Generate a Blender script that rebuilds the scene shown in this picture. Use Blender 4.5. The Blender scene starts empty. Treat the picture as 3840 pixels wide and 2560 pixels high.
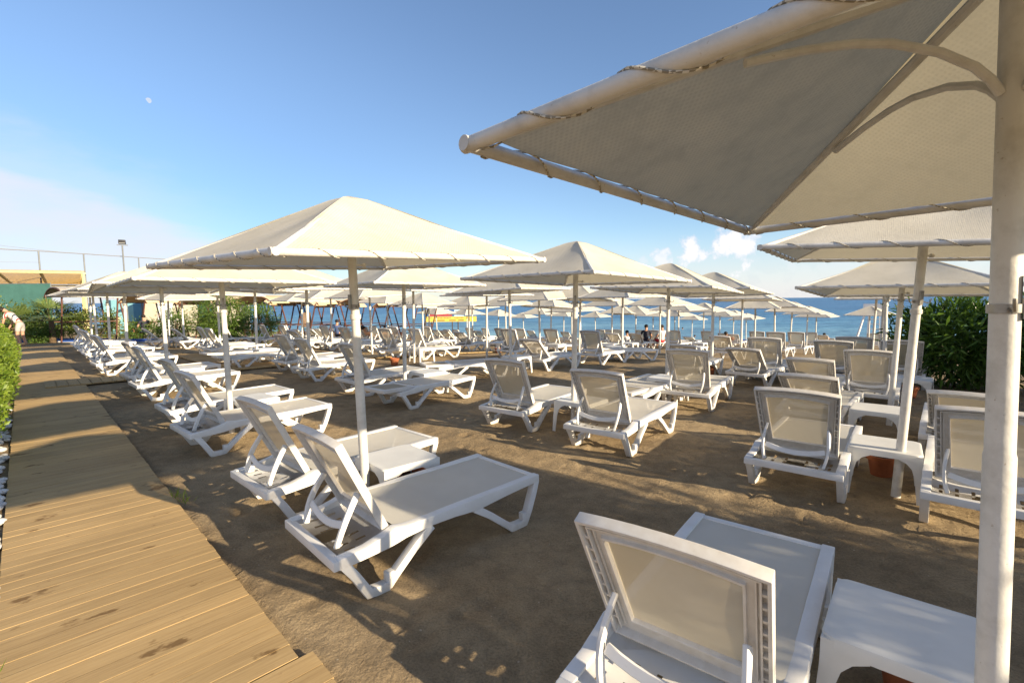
import bpy, bmesh, math, random
import numpy as np
from mathutils import Vector, Matrix, noise as mnoise
random.seed(7); RNG = np.random.RandomState(11)
S = bpy.context.scene
COL = S.collection
PI = math.pi
R = math.radians

# ------------------------------------------------------------------ helpers
def link(o, parent=None):
    COL.objects.link(o)
    if parent is not None: o.parent = parent
    return o

def tag(o, label=None, cat=None, group=None, kind=None):
    if label: o['label'] = label
    if cat: o['category'] = cat
    if group: o['group'] = group
    if kind: o['kind'] = kind
    return o

def empty(name, loc=(0, 0, 0), rz=0.0):
    o = bpy.data.objects.new(name, None)
    o.empty_display_size = .2
    o.location = loc; o.rotation_euler = (0, 0, rz)
    return link(o)

def smooth(bm, ang=38):
    c = math.cos(R(ang))
    bm.normal_update()
    for f in bm.faces: f.smooth = True
    for e in bm.edges:
        if len(e.link_faces) == 2:
            if e.link_faces[0].normal.dot(e.link_faces[1].normal) < c: e.smooth = False

def obj(name, bm, mat, parent=None, bevel=0.0, seg=2, ang=38):
    if bevel > 0:
        bm.normal_update()
        es = [e for e in bm.edges if len(e.link_faces) == 2 and e.link_faces[0].normal.dot(e.link_faces[1].normal) < .8]
        bmesh.ops.bevel(bm, geom=es, offset=bevel, segments=seg, profile=.6, affect='EDGES', clamp_overlap=True)
    smooth(bm, ang)
    me = bpy.data.meshes.new(name)
    bm.to_mesh(me); bm.free()
    mats = mat if isinstance(mat, (list, tuple)) else [mat]
    for m in mats: me.materials.append(m)
    return link(bpy.data.objects.new(name, me), parent)

def box(bm, x0, x1, y0, y1, z0, z1, mi=0):
    v = [bm.verts.new(p) for p in ((x0,y0,z0),(x1,y0,z0),(x1,y1,z0),(x0,y1,z0),(x0,y0,z1),(x1,y0,z1),(x1,y1,z1),(x0,y1,z1))]
    for q in ((0,3,2,1),(4,5,6,7),(0,1,5,4),(1,2,6,5),(2,3,7,6),(3,0,4,7)):
        f = bm.faces.new([v[i] for i in q]); f.material_index = mi
    return v

def obox(bm, a, b, w, h, up=(0, 0, 1), mi=0):
    """bar of section w x h from a to b"""
    a = Vector(a); b = Vector(b); d = (b - a).normalized(); up = Vector(up)
    s = d.cross(up)
    if s.length < 1e-4: s = d.cross(Vector((1, 0, 0)))
    s.normalize(); n = s.cross(d).normalized()
    v = []
    for p in (a, b):
        for sx, sn in ((-1,-1),(1,-1),(1,1),(-1,1)):
            v.append(bm.verts.new(p + s*(sx*w/2) + n*(sn*h/2)))
    for q in ((3,2,1,0),(4,5,6,7),(0,1,5,4),(1,2,6,5),(2,3,7,6),(3,0,4,7)):
        f = bm.faces.new([v[i] for i in q]); f.material_index = mi

def tube(bm, pts, r, seg=10, cap=True, mi=0, closed=False):
    pts = [Vector(p) for p in pts]
    rs = r if isinstance(r, (list, tuple)) else [r]*len(pts)
    rings = []; n = len(pts); ref = None
    for i, p in enumerate(pts):
        if closed: d = pts[(i+1) % n] - pts[i-1]
        else: d = pts[min(i+1, n-1)] - pts[max(i-1, 0)]
        d.normalize()
        if ref is None:
            ref = Vector((0, 0, 1)) if abs(d.z) < .9 else Vector((1, 0, 0))
        s = d.cross(ref); 
        if s.length < 1e-5: s = d.orthogonal()
        s.normalize(); t = s.cross(d).normalized(); ref = t
        rings.append([bm.verts.new(p + (s*math.cos(2*PI*k/seg) + t*math.sin(2*PI*k/seg))*rs[i]) for k in range(seg)])
    m = n if closed else n-1
    for i in range(m):
        A = rings[i]; B = rings[(i+1) % n]
        for k in range(seg):
            f = bm.faces.new((A[k], A[(k+1) % seg], B[(k+1) % seg], B[k])); f.material_index = mi
    if cap and not closed:
        f = bm.faces.new(rings[0][::-1]); f.material_index = mi
        f = bm.faces.new(rings[-1]); f.material_index = mi

def sweep(bm, pts, w, h, up=(0, 0, 1)):
    pts = [Vector(p) for p in pts]; n = len(pts); rows = []
    for i, p in enumerate(pts):
        d = (pts[min(i+1, n-1)]-pts[max(i-1, 0)]).normalized(); s = d.cross(Vector(up)).normalized(); t = s.cross(d).normalized()
        rows.append([bm.verts.new(p+s*(a*w/2)+t*(b*h/2)) for a, b in ((-1, -1), (1, -1), (1, 1), (-1, 1))])
    for A, B in zip(rows[:-1], rows[1:]):
        for k in range(4): bm.faces.new((A[k], A[(k+1) % 4], B[(k+1) % 4], B[k]))
    bm.faces.new(rows[0][::-1]); bm.faces.new(rows[-1])
    bmesh.ops.recalc_face_normals(bm, faces=bm.faces[:])

def lathe(bm, prof, seg=24, mi=0, center=(0, 0)):
    rings = []
    for r, z in prof:
        rings.append([bm.verts.new((center[0]+r*math.cos(2*PI*k/seg), center[1]+r*math.sin(2*PI*k/seg), z)) for k in range(seg)])
    for A, B in zip(rings[:-1], rings[1:]):
        for k in range(seg):
            f = bm.faces.new((A[k], A[(k+1) % seg], B[(k+1) % seg], B[k])); f.material_index = mi
    return rings

def strip(bm, pts, x0, x1):
    """2D side profile polyline (y,z,half thickness) extruded from x0 to x1"""
    P = [Vector((p[0], p[1])) for p in pts]; n = len(P)
    up = []; lo = []
    for i in range(n):
        if i == 0: d = (P[1]-P[0]).normalized(); k = 1
        elif i == n-1: d = (P[-1]-P[-2]).normalized(); k = 1
        else:
            a = (P[i]-P[i-1]).normalized(); b = (P[i+1]-P[i]).normalized(); d = (a+b).normalized(); k = 1/max(.5, d.dot(b))
        nn = Vector((-d.y, d.x))*pts[i][2]*k
        up.append(P[i]+nn); lo.append(P[i]-nn)
    rows = []
    for i in range(n):
        rows.append([bm.verts.new((x, q.x, q.y)) for x, q in ((x0, lo[i]), (x1, lo[i]), (x1, up[i]), (x0, up[i]))])
    for A, B in zip(rows[:-1], rows[1:]):
        for k in range(4): bm.faces.new((A[k], A[(k+1) % 4], B[(k+1) % 4], B[k]))
    bm.faces.new(rows[0][::-1]); bm.faces.new(rows[-1])
    bmesh.ops.recalc_face_normals(bm, faces=bm.faces[:])

def from_np(name, V, F, mat, parent=None, smooth_=False):
    me = bpy.data.meshes.new(name)
    V = np.asarray(V, np.float32); F = np.asarray(F, np.int32)
    me.vertices.add(len(V)); me.vertices.foreach_set('co', V.ravel())
    k = F.shape[1]
    me.loops.add(F.size); me.loops.foreach_set('vertex_index', F.ravel())
    me.polygons.add(len(F)); me.polygons.foreach_set('loop_start', np.arange(0, F.size, k, dtype=np.int32))
    me.polygons.foreach_set('loop_total', np.full(len(F), k, np.int32))
    me.polygons.foreach_set('use_smooth', np.full(len(F), bool(smooth_)))
    me.materials.append(mat); me.update(calc_edges=True); me.validate()
    return link(bpy.data.objects.new(name, me), parent)

def dup(root, loc, rz=None, rot=None):
    r = root.copy(); COL.objects.link(r); r.location = loc
    if rz is not None: r.rotation_euler = (0, 0, rz)
    kids = []
    for ch in root.children:
        c = ch.copy(); COL.objects.link(c); c.parent = r; kids.append(c)
        for g in ch.children:
            d = g.copy(); COL.objects.link(d); d.parent = c
    return r, kids

# ------------------------------------------------------------------ materials
class NT:
    def __init__(s, name):
        s.m = bpy.data.materials.new(name); s.m.use_nodes = True
        s.t = s.m.node_tree; s.t.nodes.clear(); s.out = s.n('ShaderNodeOutputMaterial')
    def n(s, typ, **kw):
        nd = s.t.nodes.new(typ)
        for k, v in kw.items():
            if hasattr(nd, k) and k not in nd.inputs: setattr(nd, k, v)
            else: nd.inputs[k].default_value = v
        return nd
    def l(s, a, b): s.t.links.new(a, b)
    def coord(s, kind='Object', scale=(1, 1, 1)):
        tc = s.n('ShaderNodeTexCoord'); mp = s.n('ShaderNodeMapping'); mp.inputs['Scale'].default_value = scale
        s.l(tc.outputs[kind], mp.inputs['Vector']); return mp.outputs['Vector']
    def noise(s, vec, scale, detail=4, rough=.55):
        nd = s.n('ShaderNodeTexNoise'); nd.inputs['Scale'].default_value = scale; nd.inputs['Detail'].default_value = detail; nd.inputs['Roughness'].default_value = rough
        if vec is not None: s.l(vec, nd.inputs['Vector'])
        return nd.outputs['Fac']
    def ramp(s, fac, stops):
        nd = s.n('ShaderNodeValToRGB'); e = nd.color_ramp.elements
        while len(e) < len(stops): e.new(.5)
        for i, (p, c) in enumerate(stops): e[i].position = p; e[i].color = (*c, 1)
        s.l(fac, nd.inputs['Fac']); return nd.outputs['Color']
    def mix(s, fac, a, b, mode='MIX'):
        nd = s.n('ShaderNodeMix', data_type='RGBA', blend_type=mode)
        for i, v in ((0, fac), (6, a), (7, b)):
            if hasattr(v, 'links'): s.l(v, nd.inputs[i])
            elif isinstance(v, (int, float)): nd.inputs[i].default_value = v
            else: nd.inputs[i].default_value = (*v, 1)
        return nd.outputs[2]
    def math(s, op, a, b=0.0, clamp=False):
        nd = s.n('ShaderNodeMath', operation=op, use_clamp=clamp)
        for i, v in ((0, a), (1, b)):
            if hasattr(v, 'links'): s.l(v, nd.inputs[i])
            else: nd.inputs[i].default_value = v
        return nd.outputs[0]
    def bump(s, h, strength=.3, dist=.01):
        nd = s.n('ShaderNodeBump'); nd.inputs['Strength'].default_value = strength; nd.inputs['Distance'].default_value = dist
        s.l(h, nd.inputs['Height']); return nd.outputs['Normal']
    def bsdf(s, color, rough=.5, spec=.5, normal=None, metal=0.0):
        p = s.n('ShaderNodeBsdfPrincipled')
        if hasattr(color, 'links'): s.l(color, p.inputs['Base Color'])
        else: p.inputs['Base Color'].default_value = (*color, 1)
        if hasattr(rough, 'links'): s.l(rough, p.inputs['Roughness'])
        else: p.inputs['Roughness'].default_value = rough
        p.inputs['Specular IOR Level'].default_value = spec; p.inputs['Metallic'].default_value = metal
        if normal is not None: s.l(normal, p.inputs['Normal'])
        return p.outputs[0]
    def done(s, sh): s.l(sh, s.out.inputs['Surface']); return s.m
    def addmix(s, fac, a, b):
        nd = s.n('ShaderNodeMixShader')
        if hasattr(fac, 'links'): s.l(fac, nd.inputs[0])
        else: nd.inputs[0].default_value = fac
        s.l(a, nd.inputs[1]); s.l(b, nd.inputs[2]); return nd.outputs[0]

def simple(name, c, rough=.6, spec=.4, var=.12, scale=6, metal=0.0, bump=0.0):
    t = NT(name); v = t.coord('Object'); f = t.noise(v, scale)
    col = t.ramp(f, [(.3, tuple(x*(1-var) for x in c)), (.7, tuple(min(1, x*(1+var)) for x in c))])
    nm = t.bump(t.noise(v, scale*6), bump, .01) if bump else None
    return t.done(t.bsdf(col, rough, spec, nm, metal))

def mk_plastic():
    t = NT('white_plastic'); v = t.coord('Object')
    n1 = t.noise(v, 5, 5); n2 = t.noise(v, 42, 3)
    c = t.ramp(n1, [(.25, (.64, .635, .62)), (.6, (.74, .74, .745))])
    d = t.ramp(n2, [(.66, (1, 1, 1)), (.78, (.80, .77, .72))])
    c = t.mix(.6, c, d, 'MULTIPLY')
    oi = t.n('ShaderNodeObjectInfo'); c = t.mix(t.math('MULTIPLY', oi.outputs['Random'], .35), c, (.70, .665, .58))
    # scuffs and splashed sand low on the legs
    sx = t.n('ShaderNodeSeparateXYZ'); tc = t.n('ShaderNodeTexCoord'); t.l(tc.outputs['Object'], sx.inputs[0])
    low = t.math('MULTIPLY', t.math('SUBTRACT', 1.0, t.math('MULTIPLY', sx.outputs['Z'], 7.0), True), t.noise(v, 26, 4), True)
    c = t.mix(t.math('MULTIPLY', low, .7), c, (.42, .35, .26))
    return t.done(t.bsdf(c, .42, .45, t.bump(t.noise(v, 160, 2), .06, .003)))

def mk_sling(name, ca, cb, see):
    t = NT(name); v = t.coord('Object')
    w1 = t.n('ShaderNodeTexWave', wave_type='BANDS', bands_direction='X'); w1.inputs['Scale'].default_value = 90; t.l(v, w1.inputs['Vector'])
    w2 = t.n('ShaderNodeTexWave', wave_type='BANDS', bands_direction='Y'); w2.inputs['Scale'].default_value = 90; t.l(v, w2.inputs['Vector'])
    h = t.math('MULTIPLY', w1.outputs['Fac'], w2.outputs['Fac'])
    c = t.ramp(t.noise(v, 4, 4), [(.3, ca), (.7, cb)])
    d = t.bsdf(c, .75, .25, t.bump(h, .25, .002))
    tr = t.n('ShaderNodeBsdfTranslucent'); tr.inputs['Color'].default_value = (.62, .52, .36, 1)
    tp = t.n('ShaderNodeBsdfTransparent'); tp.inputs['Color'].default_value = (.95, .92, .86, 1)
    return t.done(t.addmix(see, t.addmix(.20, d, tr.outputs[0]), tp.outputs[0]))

def mk_canopy(name, stops, blot, weave):
    t = NT(name); v = t.coord('Object')
    w1 = t.n('ShaderNodeTexWave', wave_type='BANDS', bands_direction='X'); w1.inputs['Scale'].default_value = 22; w1.inputs['Distortion'].default_value = .6; t.l(v, w1.inputs['Vector'])
    w2 = t.n('ShaderNodeTexWave', wave_type='BANDS', bands_direction='Y'); w2.inputs['Scale'].default_value = 22; w2.inputs['Distortion'].default_value = .6; t.l(v, w2.inputs['Vector'])
    wv = t.math('MULTIPLY', w1.outputs['Fac'], w2.outputs['Fac'])
    n = t.noise(v, 2.2, 6, .62)
    c = t.ramp(n, stops)
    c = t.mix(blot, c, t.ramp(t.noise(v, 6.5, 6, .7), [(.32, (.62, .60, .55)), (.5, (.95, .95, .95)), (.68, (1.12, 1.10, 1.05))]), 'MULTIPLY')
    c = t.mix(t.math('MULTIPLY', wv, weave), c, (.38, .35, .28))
    b = t.bump(t.math('ADD', t.math('MULTIPLY', wv, .5), t.noise(v, 60, 3)), .45, .005)
    d = t.bsdf(c, .85, .12, b)
    tr = t.n('ShaderNodeBsdfTranslucent'); tr.inputs['Color'].default_value = (.72, .63, .43, 1)
    return t.done(t.addmix(.25, d, tr.outputs[0]))

def mk_paint():
    t = NT('white_pole_paint'); v = t.coord('Object')
    n = t.noise(v, 9, 6, .65); sp = t.noise(v, 55, 3)
    c = t.ramp(n, [(.25, (.43, .41, .37)), (.55, (.60, .585, .55))])
    r = t.ramp(sp, [(.70, (1, 1, 1)), (.76, (.50, .38, .26))])
    c = t.mix(.75, c, r, 'MULTIPLY')
    return t.done(t.bsdf(c, .5, .4, t.bump(t.noise(v, 75, 4), .25, .004)))

def mk_rope():
    t = NT('flecked_rope'); v = t.coord('Object')
    f = t.n('ShaderNodeTexChecker'); f.inputs['Scale'].default_value = 95; t.l(v, f.inputs['Vector'])
    f.inputs['Color1'].default_value = (.58, .54, .45, 1); f.inputs['Color2'].default_value = (.24, .21, .16, 1)
    return t.done(t.bsdf(f.outputs['Color'], .9, .1))

def mk_sand():
    t = NT('brown_beach_sand'); v = t.coord('Object')
    n1 = t.noise(v, .55, 6, .6); n2 = t.noise(v, 7, 6, .65); n3 = t.noise(v, 85, 6, .75)
    c = t.ramp(n1, [(.30, (.215, .160, .098)), (.52, (.335, .257, .158)), (.72, (.395, .310, .198))])
    c = t.mix(.55, c, t.ramp(n2, [(.32, (.55, .52, .50)), (.62, (1.08, 1.05, 1.0))]), 'MULTIPLY')
    c = t.mix(.55, c, t.ramp(n3, [(.34, (.50, .48, .46)), (.5, (1, 1, 1)), (.68, (1.5, 1.46, 1.4))]), 'MULTIPLY')
    # scattered pale shell bits
    vo = t.n('ShaderNodeTexVoronoi'); vo.inputs['Scale'].default_value = 10; t.l(v, vo.inputs['Vector'])
    vo.inputs['Randomness'].default_value = 1
    shell = t.math('LESS_THAN', vo.outputs['Distance'], .055)
    c = t.mix(t.math('MULTIPLY', shell, .55), c, (.55, .47, .36))
    h = t.math('ADD', t.math('MULTIPLY', n2, .8), t.math('MULTIPLY', n3, .30))
    h = t.math('ADD', h, t.math('MULTIPLY', t.noise(v, 32, 5, .6), .45))
    return t.done(t.bsdf(c, .95, .12, t.bump(h, .75, .035)))

def mk_wood():
    t = NT('weathered_deck_wood'); v = t.coord('Object')
    g = t.n('ShaderNodeNewGeometry')
    tc = t.n('ShaderNodeTexCoord'); mp = t.n('ShaderNodeMapping'); mp.inputs['Scale'].default_value = (3, 70, 20); t.l(tc.outputs['Object'], mp.inputs['Vector'])
    ad = t.n('ShaderNodeVectorMath', operation='ADD'); t.l(mp.outputs[0], ad.inputs[0])
    cb = t.n('ShaderNodeCombineXYZ'); t.l(t.math('MULTIPLY', g.outputs['Random Per Island'], 90), cb.inputs[0]); t.l(cb.outputs[0], ad.inputs[1])
    gr = t.noise(ad.outputs[0], 1.2, 6, .6)
    c = t.ramp(gr, [(.25, (.33, .225, .108)), (.5, (.43, .300, .145)), (.75, (.50, .36, .18))])
    isl = t.ramp(g.outputs['Random Per Island'], [(0, (.88, .87, .86)), (.5, (.98, .98, .98)), (1, (1.07, 1.06, 1.04))])
    c = t.mix(.9, c, isl, 'MULTIPLY')
    st = t.noise(v, 1.1, 4, .5); wet = t.ramp(t.noise(t.coord('Object', (2.6, 4.6, 2)), 1.0, 5, .6), [(.615, (1, 1, 1)), (.655, (.38, .32, .26))])
    c = t.mix(.85, c, wet, 'MULTIPLY')
    c = t.mix(.5, c, t.ramp(st, [(.3, (.74, .72, .68)), (.6, (1.05, 1.03, 1))]), 'MULTIPLY')
    kn = t.noise(t.coord('Object', (14, 22, 10)), 1.0, 2, .5)
    c = t.mix(.7, c, t.ramp(kn, [(.74, (1, 1, 1)), (.82, (.5, .42, .36))]), 'MULTIPLY')
    return t.done(t.bsdf(c, .72, .2, t.bump(gr, .12, .001)))

def mk_leaf(name, dark, lite, rough=.45, trans=.28):
    t = NT(name); g = t.n('ShaderNodeNewGeometry')
    c = t.ramp(g.outputs['Random Per Island'], [(0, dark), (.55, tuple((a+b)/2 for a, b in zip(dark, lite))), (1, lite)])
    d = t.bsdf(c, rough, .35)
    tr = t.n('ShaderNodeBsdfTranslucent'); t.l(t.mix(.6, c, (lite[0]*1.5, lite[1]*1.45, lite[2]*.8)), tr.inputs['Color'])
    return t.done(t.addmix(trans, d, tr.outputs[0]))

def mk_sea():
    t = NT('sea_water'); v = t.coord('Object')
    sx = t.n('ShaderNodeSeparateXYZ'); tc = t.n('ShaderNodeTexCoord'); t.l(tc.outputs['Object'], sx.inputs[0])
    dist = t.math('ADD', t.math('MULTIPLY', sx.outputs['X'], .35), t.math('MULTIPLY', sx.outputs['Y'], .94))
    m = t.n('ShaderNodeMapRange'); m.inputs['From Min'].default_value = 48; m.inputs['From Max'].default_value = 260; t.l(dist, m.inputs['Value'])
    big = t.noise(t.coord('Object', (.018, .05, 1)), 1.0, 5, .6)
    f = t.math('ADD', m.outputs[0], t.math('MULTIPLY', t.math('SUBTRACT', big, .5), .5), True)
    c = t.ramp(f, [(0, (.20, .37, .45)), (.18, (.12, .285, .42)), (.5, (.07, .20, .36)), (1, (.07, .185, .345))])
    w = t.noise(t.coord('Object', (.35, 1.1, 1)), 1.0, 6, .62); w2 = t.noise(t.coord('Object', (.06, .22, 1)), 1.0, 4, .55)
    h = t.math('ADD', t.math('MULTIPLY', w, .5), t.math('MULTIPLY', w2, 1.4))
    c = t.mix(.75, c, t.ramp(w, [(.34, (.55, .62, .68)), (.55, (1, 1, 1)), (.70, (1.35, 1.3, 1.22))]), 'MULTIPLY')
    for sc, k in (((.045, .14, 1), .8), ((.012, .035, 1), .7)):
        c = t.mix(k, c, t.ramp(t.noise(t.coord('Object', sc), 1.0, 5, .6), [(.36, (.72, .76, .80)), (.5, (1, 1, 1)), (.64, (1.25, 1.2, 1.14))]), 'MULTIPLY')
    return t.done(t.bsdf(c, .38, .32, t.bump(h, 1.0, .9)))

M = dict(
    plastic=mk_plastic(), sling=mk_sling('pale_seat_sling', (.72, .695, .62), (.78, .755, .68), .10), backsling=mk_sling('beige_shade_back_sling', (.52, .46, .345), (.60, .535, .41), .20), canopy=mk_canopy('cream_canopy_fabric', [(.28, (.64, .595, .49)), (.55, (.70, .655, .55)), (.75, (.73, .69, .60))], .22, .25),  # back sling: beige tone painted in for its different light than the seat
    canopy_shaded=mk_canopy('shaded_weathered_canopy_fabric', [(.28, (.46, .435, .36)), (.55, (.54, .51, .43)), (.75, (.59, .565, .49))], .65, .60), paint=mk_paint(), rope=mk_rope(), sand=mk_sand(), wood=mk_wood(), sea=mk_sea(),  # near canopy: dirt mottling plus a darker tone painted for its shaded underside
    steel=simple('bracket_steel', (.30, .28, .25), .35, .5, .25, 20, .8),
    black=simple('black_rubber', (.02, .02, .02), .7, .3),
    table=simple('offwhite_table_plastic', (.66, .66, .64), .4, .45, .06, 5),
    terra=simple('terracotta', (.33, .11, .05), .8, .2, .2, 9, bump=.2),
    soil=simple('dark_soil', (.05, .035, .025), .95, .1, .3, 20),
    cream_pot=simple('cream_pot_clay', (.62, .47, .27), .75, .2, .12, 8),
    pebble=simple('white_pebble', (.52, .51, .49), .7, .3, .35, 9),
    brown=simple('brown_frame_metal', (.115, .05, .035), .6, .3, .25, 8),
    dark=simple('dark_trim', (.06, .045, .04), .7, .3, .2, 8),
    tan=simple('tan_gazebo_fabric', (.60, .46, .29), .9, .1, .1, 3),
    greyfab=simple('taupe_canvas', (.42, .37, .31), .9, .1, .1, 3),
    yellow=simple('yellow_painted_beam', (.78, .64, .32), .6, .3, .08, 4),
    slat=simple('brown_roof_slat', (.42, .27, .09), .8, .2, .2, 6),
    green=simple('green_windscreen', (.065, .165, .145), .85, .15, .12, 2),
    greenbox=simple('green_painted_wood', (.05, .14, .07), .7, .2, .15, 3),
    blue=simple('pale_blue_wall', (.25, .52, .62), .7, .2, .08, 2),
    deepblue=simple('blue_wall', (.10, .28, .46), .7, .2, .08, 2),
    mat=simple('blue_mat_vinyl', (.03, .08, .30), .55, .3, .2, 4),
    matw=simple('white_mat_edge', (.6, .6, .6), .6, .3, .1, 5),
    grey=simple('grey_galvanised', (.16, .17, .18), .6, .4, .1, 6),
    wire=simple('wire_grey', (.20, .20, .21), .6, .3, .05, 6),
    lamp=simple('lamp_housing', (.04, .04, .045), .5, .4, .2, 6),
    glass=simple('lamp_glass', (.5, .5, .48), .2, .6, .1, 3),
    signy=simple('sign_yellow', (.62, .48, .09), .6, .3, .06, 3),
    signred=simple('sign_red', (.36, .06, .06), .6, .3, .1, 3),
    signblue=simple('sign_blue', (.05, .13, .33), .6, .3, .15, 3),
    signwhite=simple('sign_white', (.75, .78, .80), .6, .3, .1, 3),
    signpale=simple('sign_pale_blue', (.42, .62, .75), .6, .3, .1, 3),
    wall=simple('cream_plaster', (.62, .57, .45), .85, .15, .08, 3),
    fence=simple('cream_fence_paint', (.62, .55, .40), .7, .2, .15, 6),
    skin=simple('skin', (.46, .26, .17), .6, .3, .08, 12),
    hair=simple('dark_hair', (.018, .013, .010), .6, .3, .3, 30),
    shirtblue=simple('blue_shirt_cloth', (.07, .10, .20), .9, .1, .15, 9),
    shirtdark=simple('dark_shirt_cloth', (.04, .04, .055), .9, .1, .2, 9),
    shirtred=simple('red_cloth', (.45, .04, .05), .9, .1, .15, 9),
    shirtwhite=simple('white_cloth', (.62, .62, .62), .9, .1, .1, 9),
    shorts=simple('grey_shorts_cloth', (.38, .36, .34), .9, .1, .15, 9),
    towelt=simple('brown_towel', (.22, .15, .10), .95, .1, .15, 12),
    towelb=simple('blue_towel', (.10, .16, .42), .95, .1, .25, 12),
    petal=mk_leaf('white_petals', (.55, .52, .45), (.75, .72, .62), .6, .2),
    pink=mk_leaf('pink_petals', (.50, .10, .12), (.70, .22, .22), .6, .2),
    hedge=mk_leaf('hedge_leaf', (.07, .125, .012), (.21, .28, .03)),
    oleander=mk_leaf('oleander_leaf', (.020, .062, .010), (.11, .20, .035), .38, .28),
    oleander2=mk_leaf('bright_oleander_leaf', (.04, .09, .015), (.14, .21, .035)),
    shrub=mk_leaf('shrub_leaf', (.045, .075, .015), (.15, .19, .04)),
    dry=mk_leaf('dry_leaf', (.16, .11, .04), (.30, .22, .09)),
    palm=mk_leaf('palm_leaf', (.07, .12, .03), (.22, .28, .08)),
    stem=simple('brown_stem', (.11, .075, .045), .9, .1, .25, 12),
)
def mk_stripe():
    t = NT('striped_shirt'); v = t.coord('Object')
    sx = t.n('ShaderNodeSeparateXYZ'); t.l(v, sx.inputs[0])
    f = t.math('FRACT', t.math('MULTIPLY', sx.outputs['X'], 3.6))
    nd = t.n('ShaderNodeValToRGB'); nd.color_ramp.interpolation = 'CONSTANT'
    e = nd.color_ramp.elements
    st = [(0, (.45, .42, .40)), (.34, (.03, .04, .07)), (.46, (.72, .70, .68)), (.60, (.03, .04, .07)), (.66, (.70, .68, .66)), (.76, (.42, .05, .05)), (.88, (.45, .42, .40))]
    while len(e) < len(st): e.new(.5)
    for i, (p, c) in enumerate(st): e[i].position = p; e[i].color = (*c, 1)
    t.l(f, nd.inputs['Fac'])
    return t.done(t.bsdf(nd.outputs['Color'], .9, .1))
M['stripe'] = mk_stripe()

# ------------------------------------------------------------------ terrain
def zg(x, y):
    t = .35*x + .94*y - 12
    return -.063*(t + np.sqrt(t*t + 6))/2

# boardwalk frame: u runs along the boardwalk (away to the left), v runs to the sea
U = Vector((-.7085, .7057, 0)); Vv = Vector((.7057, .7085, 0))
WALK0 = Vector((-.849, 1.939, 0))          # a point on the boardwalk's right edge
WALKW = .975

def axis(segs):
    out = []
    for a, b, st in segs:
        n = max(1, int(round((b-a)/st))); out += list(np.linspace(a, b, n, endpoint=False))
    return np.array(out + [segs[-1][1]])
def ground():
    X = axis([(-6000, -600, 900), (-600, -60, 60), (-60, -20, 4), (-20, -7, .35), (-7, 6, .042), (6, 12, .2), (12, 30, .9), (30, 80, 5), (80, 600, 60), (600, 6000, 900)])
    Y = axis([(-600, -20, 60), (-20, 0, 2), (0, 1.2, .2), (1.2, 9, .042), (9, 16, .12), (16, 30, .5), (30, 62, 2), (62, 140, 10)])
    gx, gy = np.meshgrid(X, Y)
    z = zg(gx, gy)
    z = np.maximum(z, -6)
    # trodden sand: layered noise, footprints and scuffed hollows near the camera
    near = (gx > -20) & (gx < 14) & (gy > 0) & (gy < 20)
    idx = np.argwhere(near)
    for i, j in idx:
        x, y = gx[i, j], gy[i, j]
        z[i, j] += .010*mnoise.noise((x*1.7, y*1.7, 0)) + .007*mnoise.noise((x*5.2, y*5.2, 3)) + .004*mnoise.noise((x*13, y*13, 7))
    rs = np.random.RandomState(5)
    for k in range(950):
        x = rs.uniform(-7, 6.5); y = rs.uniform(1.3, 11); a = rs.uniform(0, PI); L = rs.uniform(.10, .15); W_ = rs.uniform(.04, .06); dp = rs.uniform(.006, .018)
        i0, i1 = np.searchsorted(Y, (y-.3, y+.3)); j0, j1 = np.searchsorted(X, (x-.3, x+.3))
        if i1 <= i0 or j1 <= j0: continue
        dx = gx[i0:i1, j0:j1]-x; dy = gy[i0:i1, j0:j1]-y
        p = (dx*math.cos(a)+dy*math.sin(a))/L; q = (-dx*math.sin(a)+dy*math.cos(a))/W_
        r2 = p*p+q*q
        z[i0:i1, j0:j1] += -dp*np.exp(-r2*1.2) + .55*dp*np.exp(-((np.sqrt(r2)-1.5)**2)*4)
    # keep the sand below the boards
    rel_x = gx-WALK0.x; rel_y = gy-WALK0.y
    s = rel_x*U.x+rel_y*U.y; w = -(rel_x*Vv.x+rel_y*Vv.y)
    m = (w > -.03) & (w < WALKW+.03) & (s > -6) & (s < 26)
    z = np.where(m, np.minimum(z, zg(gx, gy)-.012), z)
    V = np.stack([gx, gy, z], -1).reshape(-1, 3)
    ny, nx = gx.shape
    a = (np.arange(ny-1)[:, None]*nx+np.arange(nx-1)[None, :]).ravel()
    F = np.stack([a, a+1, a+nx+1, a+nx], -1)
    return from_np('ground', V, F, M['sand'], None, True)
tag(ground(), kind='structure', label='trodden brown beach sand sloping down to the sea')

SEA = -2.55
def sea():
    X = axis([(-14000, -900, 1500), (-900, -120, 60), (-120, 120, 6), (120, 900, 60), (900, 14000, 1500)])
    Y = axis([(40, 160, 3), (160, 900, 40), (900, 16000, 1500)])
    gx, gy = np.meshgrid(X, Y); z = np.full_like(gx, SEA)
    z += np.where((gy < 160) & (abs(gx) < 150), .10*np.sin(gy*.75+.25*gx+1.3*np.sin(gx*.07)) + .05*np.sin(gy*1.9-.4*gx), 0)
    V = np.stack([gx, gy, z], -1).reshape(-1, 3); ny, nx = gx.shape
    a = (np.arange(ny-1)[:, None]*nx+np.arange(nx-1)[None, :]).ravel()
    return from_np('sea', V, np.stack([a, a+1, a+nx+1, a+nx], -1), M['sea'], None, True)
tag(sea(), kind='structure', label='rippled blue sea reaching to the horizon')

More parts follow.
